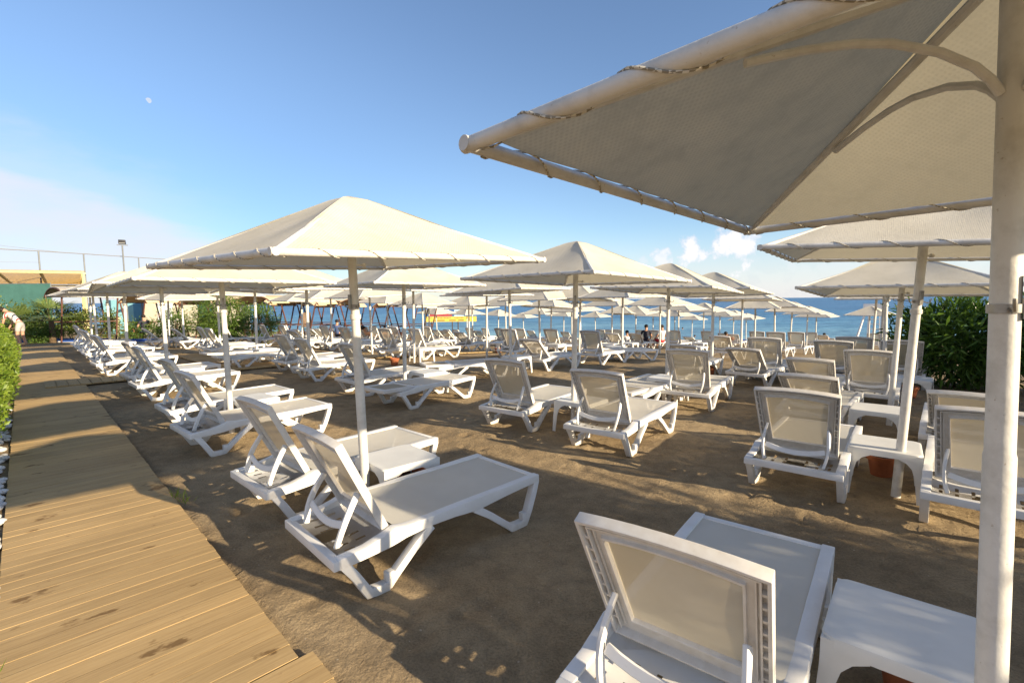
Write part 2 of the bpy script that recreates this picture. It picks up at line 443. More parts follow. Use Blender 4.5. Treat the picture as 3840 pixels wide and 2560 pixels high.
def boards(name, org, along, across, length, width, pitch, gap, label, zoff=.032, th=.024, s0=0.0, jit=.004):
    """planks lie across the path; the path runs in the direction along"""
    rs = np.random.RandomState(len(name)*7+int(length*10))
    V = []; F = []; n = int(length/pitch)
    for i in range(n):
        a = s0+i*pitch; b = a+pitch-gap
        e0 = rs.uniform(-jit, jit); e1 = rs.uniform(-jit, jit); dz = rs.uniform(-.0009, .0012); k = len(V)
        # local frame of this mesh: X across, Y along
        for (xx, yy) in ((e0, a), (width+e1, a), (width+e1, b), (e0, b)):
            p = org+across*xx+along*yy
            zz = float(zg(p.x, p.y))+zoff+dz
            V += [(xx, yy, zz-th), (xx, yy, zz)]
        F += [(k+1, k+3, k+5, k+7), (k, k+6, k+4, k+2), (k, k+2, k+3, k+1), (k+2, k+4, k+5, k+3), (k+4, k+6, k+7, k+5), (k+6, k, k+1, k+7)]
    o = from_np(name, V, F, M['wood'])
    mt = Matrix.Identity(4)
    mt.col[0] = (*across, 0); mt.col[1] = (*along, 0); mt.col[3] = (*org, 1)
    o.matrix_world = mt
    tag(o, kind='structure', label=label)
    return o
boards('boardwalk', WALK0 - Vv*WALKW, U, Vv, 22.0, WALKW, .112, .0045, 'long plank boardwalk beside the clipped hedge', s0=.18)
boards('boardwalk_section', WALK0 - Vv*(WALKW-.055) - U*2.79, U, Vv, 3.0, WALKW, .112, .0045, 'nearest plank section of the boardwalk', s0=0.05)
boards('side_path', Vector((-7.98, 9.95, 0))-Vv*1.22+U*.98, Vv, -U, 24.0, .98, .17, .010, 'plank path branching from the boardwalk towards the sea', zoff=.055)
boards('cross_path', Vector((-7.98, 9.95, 0))+Vv*1.80+U*.99, U, Vv, 4.6, 1.2, .12, .008, 'plank platform crossing the path to the sea', zoff=.045)

# ------------------------------------------------------------------ umbrellas
A_ = .975; DH = .475
def canopy_bm():
    bm = bmesh.new(); N = 14; MV = 10
    C = [Vector((A_*math.sqrt(2)*math.sin(k*PI/2), -A_*math.sqrt(2)*math.cos(k*PI/2), 0)) for k in range(4)]
    for k in range(4):
        a, b = C[k], C[(k+1) % 4]
        mid = (a+b)/2; inw = -mid.normalized(); L = (b-a).length
        rows = []
        for j in range(MV+1):
            w = j/MV; r = []
            for i in range(N+1):
                u = i/N
                e = a.lerp(b, u)
                inset = .023 + .009*abs(math.sin(PI*u*7))**1.5 + .05*max(0, 1-min(u, 1-u)/.06)*0
                e = e + inw*inset
                if u < .06 or u > .94: e = e + (-e.normalized())*.03*(1-min(u, 1-u)/.06)
                p = Vector((e.x*w, e.y*w, DH*(1-w)+.012))
                if w > 0: p.z -= .030*4*u*(1-u)*math.sin(PI*min(1, w))*1.0
                p.z += .012*(1-math.cos(min(1, w/.08)*PI/2))*0
                # soft creases
                p.z += .004*math.sin(9*u+5*w+k)*w*(1-w)*4
                if w < .05: p.z -= .02
                r.append(bm.verts.new(p))
            rows.append(r)
        for j in range(MV):
            for i in range(N):
                if j == 0:
                    f = bm.faces.new((rows[1][i+1], rows[1][i], rows[0][i]))
                else:
                    f = bm.faces.new((rows[j][i], rows[j+1][i], rows[j+1][i+1], rows[j][i+1]))
    bmesh.ops.remove_doubles(bm, verts=bm.verts[:], dist=.0015)
    bmesh.ops.recalc_face_normals(bm, faces=bm.faces[:])
    if sum(f.normal.z for f in bm.faces) < 0: bmesh.ops.reverse_faces(bm, faces=bm.faces[:])
    return bm
def corner(k): return Vector((A_*math.sqrt(2)*math.sin(k*PI/2), -A_*math.sqrt(2)*math.cos(k*PI/2), 0))
def make_umbrella():
    root = empty('beach_umbrella')
    bm = bmesh.new(); tube(bm, [(0, 0, -.15), (0, 0, 1.15), (0, 0, 1.16), (0, 0, 2.31)], [.0335, .0335, .031, .031], 18)
    obj('pole', bm, M['paint'], root)
    bm = bmesh.new(); lathe(bm, [(.0325, 1.50), (.0385, 1.502), (.0385, 1.535), (.0325, 1.537)], 18)
    obj('collar', bm, M['paint'], root)
    # bag hooks on a band
    bm = bmesh.new(); lathe(bm, [(.0325, 1.435), (.0365, 1.436), (.0365, 1.458), (.0325, 1.459)], 18)
    box(bm, -.012, .012, -.046, -.034, 1.42, 1.53)
    for sg in (-1, 1):
        tube(bm, [(sg*.034, -.012, 1.447), (sg*.055, -.022, 1.438), (sg*.074, -.026, 1.442), (sg*.080, -.026, 1.462), (sg*.080, -.026, 1.472)], .0045, 6)
    obj('hook_bracket', bm, M['steel'], root)
    head = []
    bm = bmesh.new()
    for k in range(4):
        a, b = corner(k), corner((k+1) % 4); d = (b-a).normalized()
        tube(bm, [a-d*.02, b+d*.02], .0195, 12)
    head.append(obj('rim_frame', bm, M['paint'], root))
    head.append(obj('canopy', canopy_bm(), M['canopy'], root, ang=25))
    for k in range(4):
        bm = bmesh.new(); c = corner(k)
        tube(bm, [c*.985+Vector((0, 0, .004)), Vector((c.x*.03, c.y*.03, DH-.045))], .016, 8)
        head.append(obj('rib', bm, M['paint'], root))
        bm = bmesh.new(); d = c.normalized()
        P = [(.03, .11), (.06, .145), (.10, .176), (.19, .213), (.315, .236), (.41, .236), (.53, .222), (.63, .203), (.68, .192)]
        tube(bm, [(d.x*r, d.y*r, z) for r, z in P], .0115, 8)
        head.append(obj('strut', bm, M['paint'], root))
    bm = bmesh.new()
    for k in range(4):
        a, b = corner(k), corner((k+1) % 4); d = (b-a).normalized(); L = (b-a).length
        inw = -((a+b)/2).normalized(); n = 7; pts = []
        for i in range(n*10+1):
            t = i/(n*10); ang = 2*PI*n*t - PI/2
            w = .5-.5*math.cos(ang)
            p = a+d*(L*(.02+.96*t)) + inw*((.0222)*math.cos(ang)+.012*max(0, math.cos(ang))) + Vector((0, 0, (.0222)*math.sin(ang)))
            pts.append(p)
        tube(bm, pts, .0030, 5)
    head.append(obj('lacing_rope', bm, M['rope'], root))
    bm = bmesh.new(); tube(bm, [(.02, 0, -.02), (.075, 0, -.02)], .0075, 6); tube(bm, [(.075, 0, -.02), (.095, 0, -.02)], .017, 6)
    head.append(obj('clamp_bolt', bm, M['paint'], root))
    return root
UMB = make_umbrella()
HEAD = {'rim_frame', 'canopy', 'rib', 'strut', 'lacing_rope', 'clamp_bolt'}
def lean_mat(lx, ly):
    v = Vector((lx, ly, 1)).normalized()
    return Vector((0, 0, 1)).rotation_difference(v).to_matrix().to_4x4()
used_u = [False]
def umbrella(x, y, yaw=4., lean=(0, 0), tilt=(0, 0), hr=1.9, label=None):
    loc = (x, y, float(zg(x, y)))
    if not used_u[0]:
        r = UMB; r.location = loc; kids = list(r.children); used_u[0] = True
    else: r, kids = dup(UMB, loc)
    r.rotation_mode = 'QUATERNION'; r.rotation_quaternion = lean_mat(*lean).to_quaternion()
    Rh = lean_mat(tilt[0]-lean[0], tilt[1]-lean[1]) @ Matrix.Rotation(R(yaw), 4, 'Z')
    for c in kids:
        nm = c.name.split('.')[0]
        if nm in HEAD:
            c.matrix_local = Matrix.Translation((0, 0, hr)) @ Rh
        elif nm == 'pole': c.scale = (1, 1, (hr+.40)/2.31)
        else: c.rotation_euler = (0, 0, R(random.uniform(-40, 40)))
    tag(r, label, 'umbrella', 'square cream beach umbrellas')
    return r

# ------------------------------------------------------------------ sun loungers
HW = .353
def make_lounger(kind):
    root = empty('sun_lounger')
    P = M['plastic']
    # --- frame: side rails, head beam, foot bar, slotted tray under the backrest
    bm = bmesh.new()
    rail = [(-.155, .260, .030), (.0, .270, .031), (.12, .288, .042), (.185, .304, .048), (.25, .304, .036), (.43, .310, .029), (.60, .310, .033), (.785, .304, .042), (1.0, .314, .033), (1.2, .322, .029), (1.372, .326, .026)]
    for sg in (-1, 1):
        strip(bm, rail, sg*HW, sg*(HW-.058))
    obj('side_rails', bm, P, root, .006)
    bm = bmesh.new()
    box(bm, -HW+.0, HW-.0, -.185, -.135, .232, .286)
    box(bm, -HW+.05, HW-.05, 1.325, 1.372, .300, .346)
    box(bm, -HW+.052, HW-.052, .19, .235, .268, .300)
    for yy in (.55, .95): box(bm, -HW+.052, HW-.052, yy-.015, yy+.015, .272, .300)
    obj('cross_beams', bm, P, root, .008)
    bm = bmesh.new()
    xs = [-.30, -.255, -.235, -.17, -.15, -.085, -.065, .065, .085, .15, .17, .235, .255, .30]
    ys = [-.136, -.075, -.015, .03, .09, .188]
    g = [[bm.verts.new((x, y, .262+.022*((abs(x)/.30)**4)+.018*max(0, (y-.03)/.16))) for x in xs] for y in ys]
    for j in range(len(ys)-1):
        for i in range(len(xs)-1):
            if j in (1, 3) and i in (1, 3, 5, 7, 9, 11): continue
            bm.faces.new((g[j][i], g[j][i+1], g[j+1][i+1], g[j+1][i]))
    r = bmesh.ops.solidify(bm, geom=bm.faces[:], thickness=.006)
    obj('slotted_tray', bm, P, root)
    # --- four moulded legs
    rear = [(-.130, .255, .027), (-.06, .155, .025), (.012, .032, .026), (.060, .0265, .026), (.138, .0265, .026)]
    rear2 = [(.128, .022, .023), (.190, .084, .024), (.30, .180, .023), (.43, .280, .028)]
    front = [(.765, .278, .026), (.90, .188, .023), (1.03, .088, .023), (1.105, .032, .026), (1.165, .0265, .026), (1.232, .029, .026), (1.275, .108, .025), (1.318, .215, .026), (1.350, .312, .026)]
    for sg in (-1, 1):
        a, b = sg*(HW-.001), sg*(HW-.053)
        bm = bmesh.new(); strip(bm, rear, a, b); strip(bm, rear2, a, b)
        box(bm, min(a, b)+.004, max(a, b)-.004, .120, .168, .030, .104)
        obj('leg', bm, P, root, .005)
        bm = bmesh.new(); strip(bm, front, a, b)
        box(bm, min(a, b)+.004, max(a, b)-.004, 1.205, 1.240, .035, .105)
        obj('leg', bm, P, root, .005)
    bm = bmesh.new()
    for sg in (-1, 1):
        box(bm, sg*(HW-.025)-.017, sg*(HW-.025)+.017, .03, .115, -.004, .003)
    obj('rubber_feet', bm, M['black'], root)
    # --- seat sling
    bm = bmesh.new(); nx, ny = 8, 16
    g = [[bm.verts.new((-.303+.606*i/nx, .20+1.128*j/ny, .335-.012*(1-(2*i/nx-1)**2)*math.sin(PI*min(1, max(0, j/ny)))+.004)) for i in range(nx+1)] for j in range(ny+1)]
    for j in range(ny):
        for i in range(nx): bm.faces.new((g[j][i], g[j][i+1], g[j+1][i+1], g[j+1][i]))
    obj('seat_sling', bm, M['sling'], root)
    # --- backrest, built lying along +Y of its own frame (front face at +Z), hinged at the rear of the seat
    ang = {'up': 63.6, 'mid': 41., 'low': 20., 'flat': 1.}[kind]
    mt = Matrix.Translation((0, .178, .338)) @ Matrix.Rotation(R(180-ang), 4, 'X') @ Matrix.Rotation(0, 4, 'Z')
    # local frame after rotation: +Y points up the back, +Z points to the rear => front face at z=0, rear lips at z>0
    L = .625; w0 = .282; w1 = .307
    bm = bmesh.new()
    def ringpts(ins, top, bot, z, crown=.018, n=6):
        pts = []
        for i in range(n+1):
            q = i/n; x = -(w1-ins)+2*(w1-ins)*q
            pts.append(Vector((x, L-top+crown*(1-(2*q-1)**2)-crown*.6, z)))
        pts.append(Vector((w0-ins, bot, z))); pts.append(Vector((-(w0-ins), bot, z)))
        return pts
    def wall(a, b):
        A = [bm.verts.new(p) for p in a]; B = [bm.verts.new(p) for p in b]; n = len(A)
        for i in range(n):
            if i == n-2: continue           # the channel is open along the bottom edge
            bm.faces.new((A[i], A[(i+1) % n], B[(i+1) % n], B[i]))
    O0, O1 = ringpts(0, 0, .0, 0), ringpts(0, 0, .0, .046)
    I1, I0 = ringpts(.013, .013, .012, .046), ringpts(.013, .013, .012, .013)
    W0, W0b = ringpts(.075, .075, .085, .013), ringpts(.075, .075, .085, .027)
    W1b, W1 = ringpts(.085, .086, .095, .027), ringpts(.085, .086, .095, 0)
    loops = [[bm.verts.new(p) for p in q] for q in (O0, O1, I1, I0, W0, W0b, W1b, W1)]
    m = len(loops)
    for a in range(m):
        A, B = loops[a], loops[(a+1) % m]; n = len(A)
        for i in range(n): bm.faces.new((A[i], A[(i+1) % n], B[(i+1) % n], B[i]))
    bmesh.ops.recalc_face_normals(bm, faces=bm.faces[:])
    br = obj('backrest', bm, P, root, .0035, 2)
    br.matrix_local = mt
    # stepped ledges and little stiffening cells moulded into the rear channel
    bm = bmesh.new()
    for ins, zz in ((.030, .034), (.046, .022)):
        a = ringpts(ins, ins, ins, .012); b = ringpts(ins, ins, ins, zz); c = ringpts(ins+.006, ins+.006, ins+.006, zz); d = ringpts(ins+.006, ins+.006, ins+.006, .012)
        wall(a, b); wall(b, c); wall(c, d)
    for sg in (-1, 1):
        for k in range(8):
            y = .09+k*.062; hw = w0+(w1-w0)*y/L
            box(bm, min(sg*(hw-.031), sg*(hw-.012)), max(sg*(hw-.031), sg*(hw-.012)), y-.006, y+.006, .0125, .030)
    bmesh.ops.recalc_face_normals(bm, faces=bm.faces[:])
    st = obj('rear_ribs', bm, P, br)
    bm = bmesh.new()
    ys = np.linspace(.088, L-.072, 9); nx = 6
    g = [[bm.verts.new(((2*i/nx-1)*((w0+(w1-w0)*y/L)-.072), y, .007+.010*(1-(2*i/nx-1)**2)*math.sin(PI*(y-.088)/(L-.16)))) for i in range(nx+1)] for y in ys]
    for j in range(len(ys)-1):
        for i in range(nx): bm.faces.new((g[j][i], g[j][i+1], g[j+1][i+1], g[j+1][i]))
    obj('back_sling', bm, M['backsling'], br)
    # --- prop frame: two bowed arms and a curved bar down to the tray
    if kind != 'flat':
        Lp = {'up': .27, 'mid': .30, 'low': .22}[kind]
        at = mt @ Vector((0, Lp, .040))
        bot = Vector((0, {'up': -.105, 'mid': -.122, 'low': -.10}[kind], .285))
        bm = bmesh.new()
        for sg in (-1, 1):
            pts = []
            for i in range(7):
                q = i/6; p = at.lerp(bot, q); bow = math.sin(PI*q)
                pts.append(Vector((sg*(.222+.018*bow-.012*q), p.y-.022*bow, p.z-.004*bow)))
            sweep(bm, pts, .020, .036, up=(0, 1, .6))
        q = .60; pc = at.lerp(bot, q)
        pts = [Vector((x*.215, pc.y-.012-.030*(1-x*x)*.4, pc.z-.035*(1-x*x)+.01)) for x in np.linspace(-1, 1, 9)]
        sweep(bm, pts, .014, .042, up=(0, .4, 1))
        obj('prop_frame', bm, P, root, .004, 1)
    return root
PROTO = {k: make_lounger(k) for k in ('up', 'mid', 'low', 'flat')}
used_l = {}
def lounger(x, y, yaw, kind, label):
    loc = (x, y, float(zg(x, y)))
    if kind not in used_l:
        r = PROTO[kind]; r.location = loc; used_l[kind] = 1
    else: r, _ = dup(PROTO[kind], loc)
    # settle on the sloping sand
    e = .6; f = (math.sin(R(yaw)), math.cos(R(yaw)))
    sl = (float(zg(x+f[0]*e, y+f[1]*e))-float(zg(x-f[0]*.1, y-f[1]*.1)))/(e+.1)
    r.rotation_euler = (math.atan(sl), 0, -R(yaw))
    tag(r, label, 'sun lounger', 'white plastic sun loungers')
    return r

# ------------------------------------------------------------------ side tables and pots
def make_table():
    root = empty('side_table'); T = M['table']; a = .245; H = .395
    bm = bmesh.new()
    out = []
    n = 5
    for cx, cy, a0 in ((a-.05, a-.05, 0), (-a+.05, a-.05, 90), (-a+.05, -a+.05, 180), (a-.05, -a+.05, 270)):
        for i in range(n+1):
            t = R(a0+90*i/n); out.append((cx+.05*math.cos(t), cy+.05*math.sin(t)))
    rings = []
    for sc, z in ((1.0, H-.052), (1.0, H-.012), (.985, H-.003), (.955, H), (.90, H-.001)):
        rings.append([bm.verts.new((x*sc, y*sc, z)) for x, y in out])
    for A, B in zip(rings[:-1], rings[1:]):
        k = len(A)
        for i in range(k): bm.faces.new((A[i], A[(i+1) % k], B[(i+1) % k], B[i]))
    bm.faces.new(rings[-1])
    obj('tabletop', bm, T, root)
    for sx in (-1, 1):
        for sy in (-1, 1):
            bm = bmesh.new()
            # L section leg, flaring out to the foot and arching into the apron
            for ax in (0, 1):
                pr = [(H-.012, .155, .002), (H-.055, .150, .002), (H-.080, .100, .002), (H-.12, .068, .003), (.20, .052, .008), (.0, .040, .016)]
                lo = []
                for z, wd, fl in pr:
                    o = a+fl-.003
                    if ax == 0: p = [(sx*o, sy*o), (sx*(o-wd), sy*o), (sx*(o-wd), sy*(o-.010)), (sx*o, sy*(o-.010))]
                    else: p = [(sx*(o-.0005), sy*(o-.011)), (sx*(o-.010), sy*(o-.011)), (sx*(o-.010), sy*(o-wd)), (sx*(o-.0005), sy*(o-wd))]
                    lo.append([bm.verts.new((q[0], q[1], z)) for q in p])
                for A, B in zip(lo[:-1], lo[1:]):
                    for i in range(4): bm.faces.new((A[i], A[(i+1) % 4], B[(i+1) % 4], B[i]))
                bm.faces.new(lo[0]); bm.faces.new(lo[-1])
            bmesh.ops.recalc_face_normals(bm, faces=bm.faces[:])
            obj('leg', bm, T, root)
    return root
TABLE = make_table(); used_t = [0]
def table(x, y, yaw, label):
    loc = (x, y, float(zg(x, y)))
    if not used_t[0]: r = TABLE; r.location = loc; used_t[0] = 1
    else: r, _ = dup(TABLE, loc)
    r.rotation_euler = (0, 0, -R(yaw))
    return tag(r, label, 'side table', 'white plastic side tables')
def make_pot():
    root = empty('terracotta_pot')
    bm = bmesh.new(); lathe(bm, [(.0, .0), (.075, .0), (.083, .004), (.108, .150), (.124, .152), (.126, .190), (.117, .192), (.112, .186), (.104, .150)], 22)
    obj('pot_wall', bm, M['terra'], root)
    bm = bmesh.new(); lathe(bm, [(.105, .150), (.06, .155), (.001, .157)], 22)
    obj('sand_fill', bm, M['soil'], root)
    return root
POT = make_pot(); used_p = [0]
def pot(x, y, label):
    loc = (x, y, float(zg(x, y))-.005)
    if not used_p[0]: r = POT; r.location = loc; used_p[0] = 1
    else: r, _ = dup(POT, loc)
    return tag(r, label, 'pot', 'terracotta pots under the tables')

ORD = ['first', 'second', 'third', 'fourth', 'fifth', 'sixth', 'seventh', 'eighth', 'ninth', 'tenth', 'eleventh', 'twelfth', 'thirteenth', 'fourteenth', 'fifteenth', 'sixteenth', 'seventeenth', 'eighteenth', 'nineteenth', 'twentieth', 'twenty-first', 'twenty-second', 'twenty-third', 'twenty-fourth', 'twenty-fifth', 'twenty-sixth']
def rows_by_range(items, edges):
    """group ground positions into depth bands and order each band from left to right of the photograph"""
    bands = {}
    for it in items:
        b = sum(it[1] > e for e in edges); bands.setdefault(b, []).append(it)
    for b in bands: bands[b].sort(key=lambda q: q[0]/q[1])
    return bands
LOUNGERS = [
    (-1.04, 2.775, 46, 'up', 'large upright white sun lounger nearest the boardwalk, left of centre in the foreground'),
    (-1.88, 3.685, 42, 'up', 'upright white lounger just beyond the left foreground umbrella pole, beside the boardwalk'),
    (-3.44, 5.225, 41, 'up', None),
    (-4.4, 6.29, 42, 'up', None),
    (-6.25, 8.19, 42, 'up', None),
    (-7.24, 9.25, 42, 'up', None),
    (-9.37, 11.05, 42, 'up', None),
    (-10.2, 11.95, 42, 'up', None),
    (-11.7, 13.45, 42, 'up', None),
    (-12.55, 14.3, 42, 'up', None),
    (-14.1, 15.85, 42, 'up', None),
    (-14.95, 16.7, 42, 'up', None),
    (2.35, 3.94, 40, 'up', 'upright white lounger standing alone left of the terracotta pot and leaning right hand pole'),
    (0.533, 1.535, 38, 'up', 'upright white sun lounger filling the bottom right of the photo, cut by its edge'),
    (5.12, 6.9, 40, 'up', None),
    (0.94, 5.11, 38, 'up', 'upright white lounger with pale rear panel right beside the central umbrella pole'),
    (-0.045, 6.08, 38, 'up', 'upright white lounger left of the central umbrella pole, its pair'),
    (2.59, 7.09, 36, 'up', 'upright white lounger squarely seen from behind with a small table on its left'),
    (4.39, 8.95, 48, 'mid', None),
    (5.06, 9.66, 42, 'up', None),
    (3.6, 5.76, 43, 'mid', None),
    (4.48, 7.17, 42, 'mid', None),
    (5.9, 8.85, 42, 'up', None),
    (-13.52, 18.22, 42, 'mid', None),
    (-12.41, 18.22, 42, 'mid', None),
    (-9.8, 15.37, 42, 'up', None),
    (-9.02, 14.57, 42, 'up', None),
    (-12.47, 21.07, 42, 'up', None),
    (-12.72, 22.07, 42, 'up', None),
    (-10.83, 21.07, 42, 'up', None),
    (-5.28, 11.26, 42, 'up', None),
    (-4.27, 10.05, 42, 'up', None),
    (-9.0, 19.07, 42, 'up', None),
    (-11.75, 25.07, 42, 'up', None),
    (-7.84, 17.72, 42, 'mid', None),
    (-9.01, 20.72, 42, 'mid', None),
    (-9.05, 22.22, 42, 'mid', None),
    (-6.97, 18.07, 42, 'up', None),
    (-7.93, 20.22, 42, 'mid', None),
    (-5.44, 15.87, 42, 'up', None),
    (-2.78, 8.45, 42, 'up', None),
    (-6.56, 21.57, 42, 'up', None),
    (-6.03, 21.07, 42, 'up', None),
    (-3.7, 14.27, 42, 'up', None),
    (-4.42, 18.07, 42, 'up', None),
    (-8.52, 33.3, 42, 'low', None),
    (-2.81, 14.17, 42, 'up', None),
    (-3.68, 20.87, 42, 'up', None),
    (-4.16, 27.22, 42, 'mid', None),
    (-3.17, 23.82, 42, 'mid', None),
    (-3.78, 29.22, 42, 'mid', None),
    (-3.47, 31.22, 42, 'mid', None),
    (-1.76, 17.72, 42, 'mid', None),
    (-2.44, 28.07, 42, 'up', None),
    (-1.68, 25.72, 42, 'mid', None),
    (-1.82, 33.07, 42, 'up', None),
    (-0.63, 24.37, 42, 'up', None),
    (-0.09, 14.17, 42, 'up', None),
    (0.57, 11.45, 42, 'mid', None),
    (0.34, 20.47, 42, 'up', None),
    (1.31, 31.22, 42, 'mid', None),
    (1.4, 17.27, 42, 'up', None),
    (3.3, 29.22, 42, 'mid', None),
    (2.09, 12.87, 42, 'up', None),
    (3.14, 18.62, 42, 'mid', None),
    (5.32, 29.07, 42, 'up', None),
    (4.21, 19.82, 42, 'mid', None),
    (6.55, 33.07, 42, 'up', None),
    (5.8, 26.57, 42, 'up', None),
    (5.72, 22.22, 42, 'mid', None),
    (7.38, 27.87, 42, 'up', None),
    (7.18, 24.47, 42, 'up', None),
    (7.59, 22.67, 42, 'up', None),
    (10.26, 27.8, 42, 'low', None),
    (9.75, 24.17, 42, 'up', None),
    (3.57, 9.94, 42, 'mid', None),
    (6.43, 14.82, 42, 'mid', None),
    (9.36, 17.17, 42, 'up', None),
    (11.49, 19.57, 42, 'up', None),
    (17.35, 28.07, 42, 'up', None),
    (10.71, 21.17, 42, 'up', None),
    (12.3, 26.82, 42, 'mid', None),
    (13.66, 31.22, 42, 'mid', None),
    (6.84, 9.67, 42, 'up', None),
    (7.05, 8.73, 42, 'up', None),
    (19.76, 30.72, 42, 'mid', None),
    (21.25, 32.3, 42, 'low', None),
    (20.09, 26.87, 42, 'up', None),
    (18.3, 22.92, 42, 'mid', None),
    (3.21, 3.17, 42, 'up', 'upright white lounger half hidden behind the thick pole at the right edge'),
    (4.4, 4.61, 42, 'mid', 'half-reclined white lounger behind the thick right hand pole, in front of the oleander'),
    (-1.79, 7.39, 41, 'flat', 'flat white lounger with no raised back, just right of the left foreground pole'),
    (-1.45, 10.1, 66, 'flat', 'flat white lounger lying almost side on behind the central pair of loungers'),
    (1.7, 7.1, 42, 'flat', None),
    (-6.9, 12.0, 44, 'flat', None),
    (-7.7, 12.8, 42, 'flat', None),
    (3.0, 14.2, 62, 'flat', None),
]
FAR_UMBRELLAS = [(-3.52, 5.97), (-6.4, 8.95), (-9.4, 11.8), (-11.8, 14.2), (-14.2, 16.6), (-16.4, 18.9), (-1.86, 8.3), (-4.46, 10.6), (-6.87, 13), (-9.17, 15.2), (-12.46, 18.4), (-13.6, 19.2), (-0.03, 10.8), (-2.66, 13.1), (-4.49, 15.5), (-6.65, 17.9), (-8.79, 20.3), (-5.37, 21), (-3.65, 20), (-4.08, 23), (-4.44, 26), (-5.24, 34), (-3.33, 36), (-1.93, 22), (-1.98, 24.5), (-0.76, 14.5), (-1.06, 37.6), (-0.26, 22), (1.04, 43), (0.94, 16.2), (1.92, 33), (1.76, 22), (3.84, 36), (3.16, 25.5), (2.29, 16.5), (3.85, 27), (6.89, 40), (4.34, 21), (6.33, 28), (3.37, 14.8), (7.16, 28), (9.33, 32), (5.81, 19), (10.76, 32), (7.92, 23), (15.97, 43), (10.09, 25.5), (12.89, 30), (15.52, 34), (7.35, 15.5), (17.9, 37), (10.04, 20), (10.87, 20), (12.93, 22.5), (16.75, 27.5), (18.83, 30), (19.17, 26), (10.81, 14.5), (8.4, 11), (6.66, 8.6)]
STATE = {'up': 'upright', 'mid': 'half-reclined', 'low': 'low-reclined', 'flat': 'flat'}
def band(x, y, off=.5, pitch=3.05):
    return max(0, int(round(((x-WALK0.x)*Vv.x+(y-WALK0.y)*Vv.y-off)/pitch)))
def row_labels(items, off):
    """items: (x, y) -> phrase that places each one in its row (rows run parallel to the boardwalk)"""
    rows = {}
    for i, it in enumerate(items): rows.setdefault(band(it[0], it[1], off), []).append(i)
    ph = {}
    for b, ids in rows.items():
        ids.sort(key=lambda i: items[i][0]/items[i][1])
        for k, i in enumerate(ids):
            ph[i] = '%s from the left in the %s row behind the boardwalk' % (ORD[k], ORD[b])
    return ph
NEAR_UMB = [
    ((1.303, 1.219), dict(yaw=0, lean=(-.014, .027), tilt=(-.004, .031), hr=2.03, label='huge close umbrella seen from below at the upper right, with curved struts')),
    ((-1.123, 3.605), dict(yaw=4.4, lean=(-.011, -.043), tilt=(-.012, -.040), hr=1.905, label='largest sunlit cream umbrella left of centre with a lifted fabric corner')),
    ((.753, 5.925), dict(yaw=-.7, lean=(.014, .005), tilt=(.018, .013), hr=1.87, label='cream umbrella near the centre, half its canopy shaded, over two loungers')),
    ((2.713, 8.417), dict(yaw=7.5, lean=(.003, .017), tilt=(.035, .022), hr=1.79, label='cream umbrella just right of the central one, showing its shaded near side')),
    ((3.134, 3.854), dict(yaw=9, lean=(.019, -.035), tilt=(.027, -.034), hr=1.97, label='shaded umbrella just left of the thick right pole, its pole leaning')),
    ((4.842, 6.129), dict(yaw=3.5, lean=(.047, .014), tilt=(.037, .036), hr=1.71, label='shaded umbrella lower right, directly under the canopy in front of it')),
    ((4.45, 10.75), dict(yaw=5, lean=(.01, .02), tilt=(.012, .06), hr=1.80, label='umbrella right of centre tilted towards the cumulus clouds, pole foot visible on the sand')),
]
for i, ((x, y), kw) in enumerate(NEAR_UMB):
    r = umbrella(x, y, **kw)
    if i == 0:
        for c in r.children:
            if c.name.split('.')[0] == 'canopy': NEAR_CANOPY = c
    if i == 0:      # the closest pole has no collar and its hook sits higher
        for c in list(r.children):
            if c.name.split('.')[0] == 'collar': CLOSE = (r, c)
            if c.name.split('.')[0] == 'hook_bracket': c.location.z = .15; c.rotation_euler = (0, 0, R(38))
# unseen umbrella off the grid, placed so that it throws its shade into view
umbrella(4.7, .4, yaw=6, hr=1.92, label='umbrella standing behind the camera to the right, outside the photo')
rs = random.Random(3)
ph = row_labels(FAR_UMBRELLAS, 1.0)
for i, (x, y) in enumerate(FAR_UMBRELLAS):
    l = (rs.uniform(-.025, .025), rs.uniform(-.025, .025))
    umbrella(x, y, yaw=rs.uniform(-7, 12), lean=l, tilt=(l[0]+rs.uniform(-.03, .03), l[1]+rs.uniform(-.03, .03)), hr=rs.uniform(1.84, 1.95), label='cream square umbrella, '+ph[i])

ph = row_labels([(a, b) for a, b, *_ in LOUNGERS], .5)
for i, (x, y, yaw, st, lab) in enumerate(LOUNGERS):
    lr = lounger(x, y, yaw+(rs.uniform(-4, 4) if y > 9 else 0), st, lab or '%s white sun lounger, %s' % (STATE[st], ph[i]))
    if y > 6 and st in ('up', 'mid'):       # no two backs rest at quite the same angle
        for c in lr.children:
            if c.name.split('.')[0] == 'backrest': c.rotation_euler.x += R(rs.uniform(-3, 2.5))

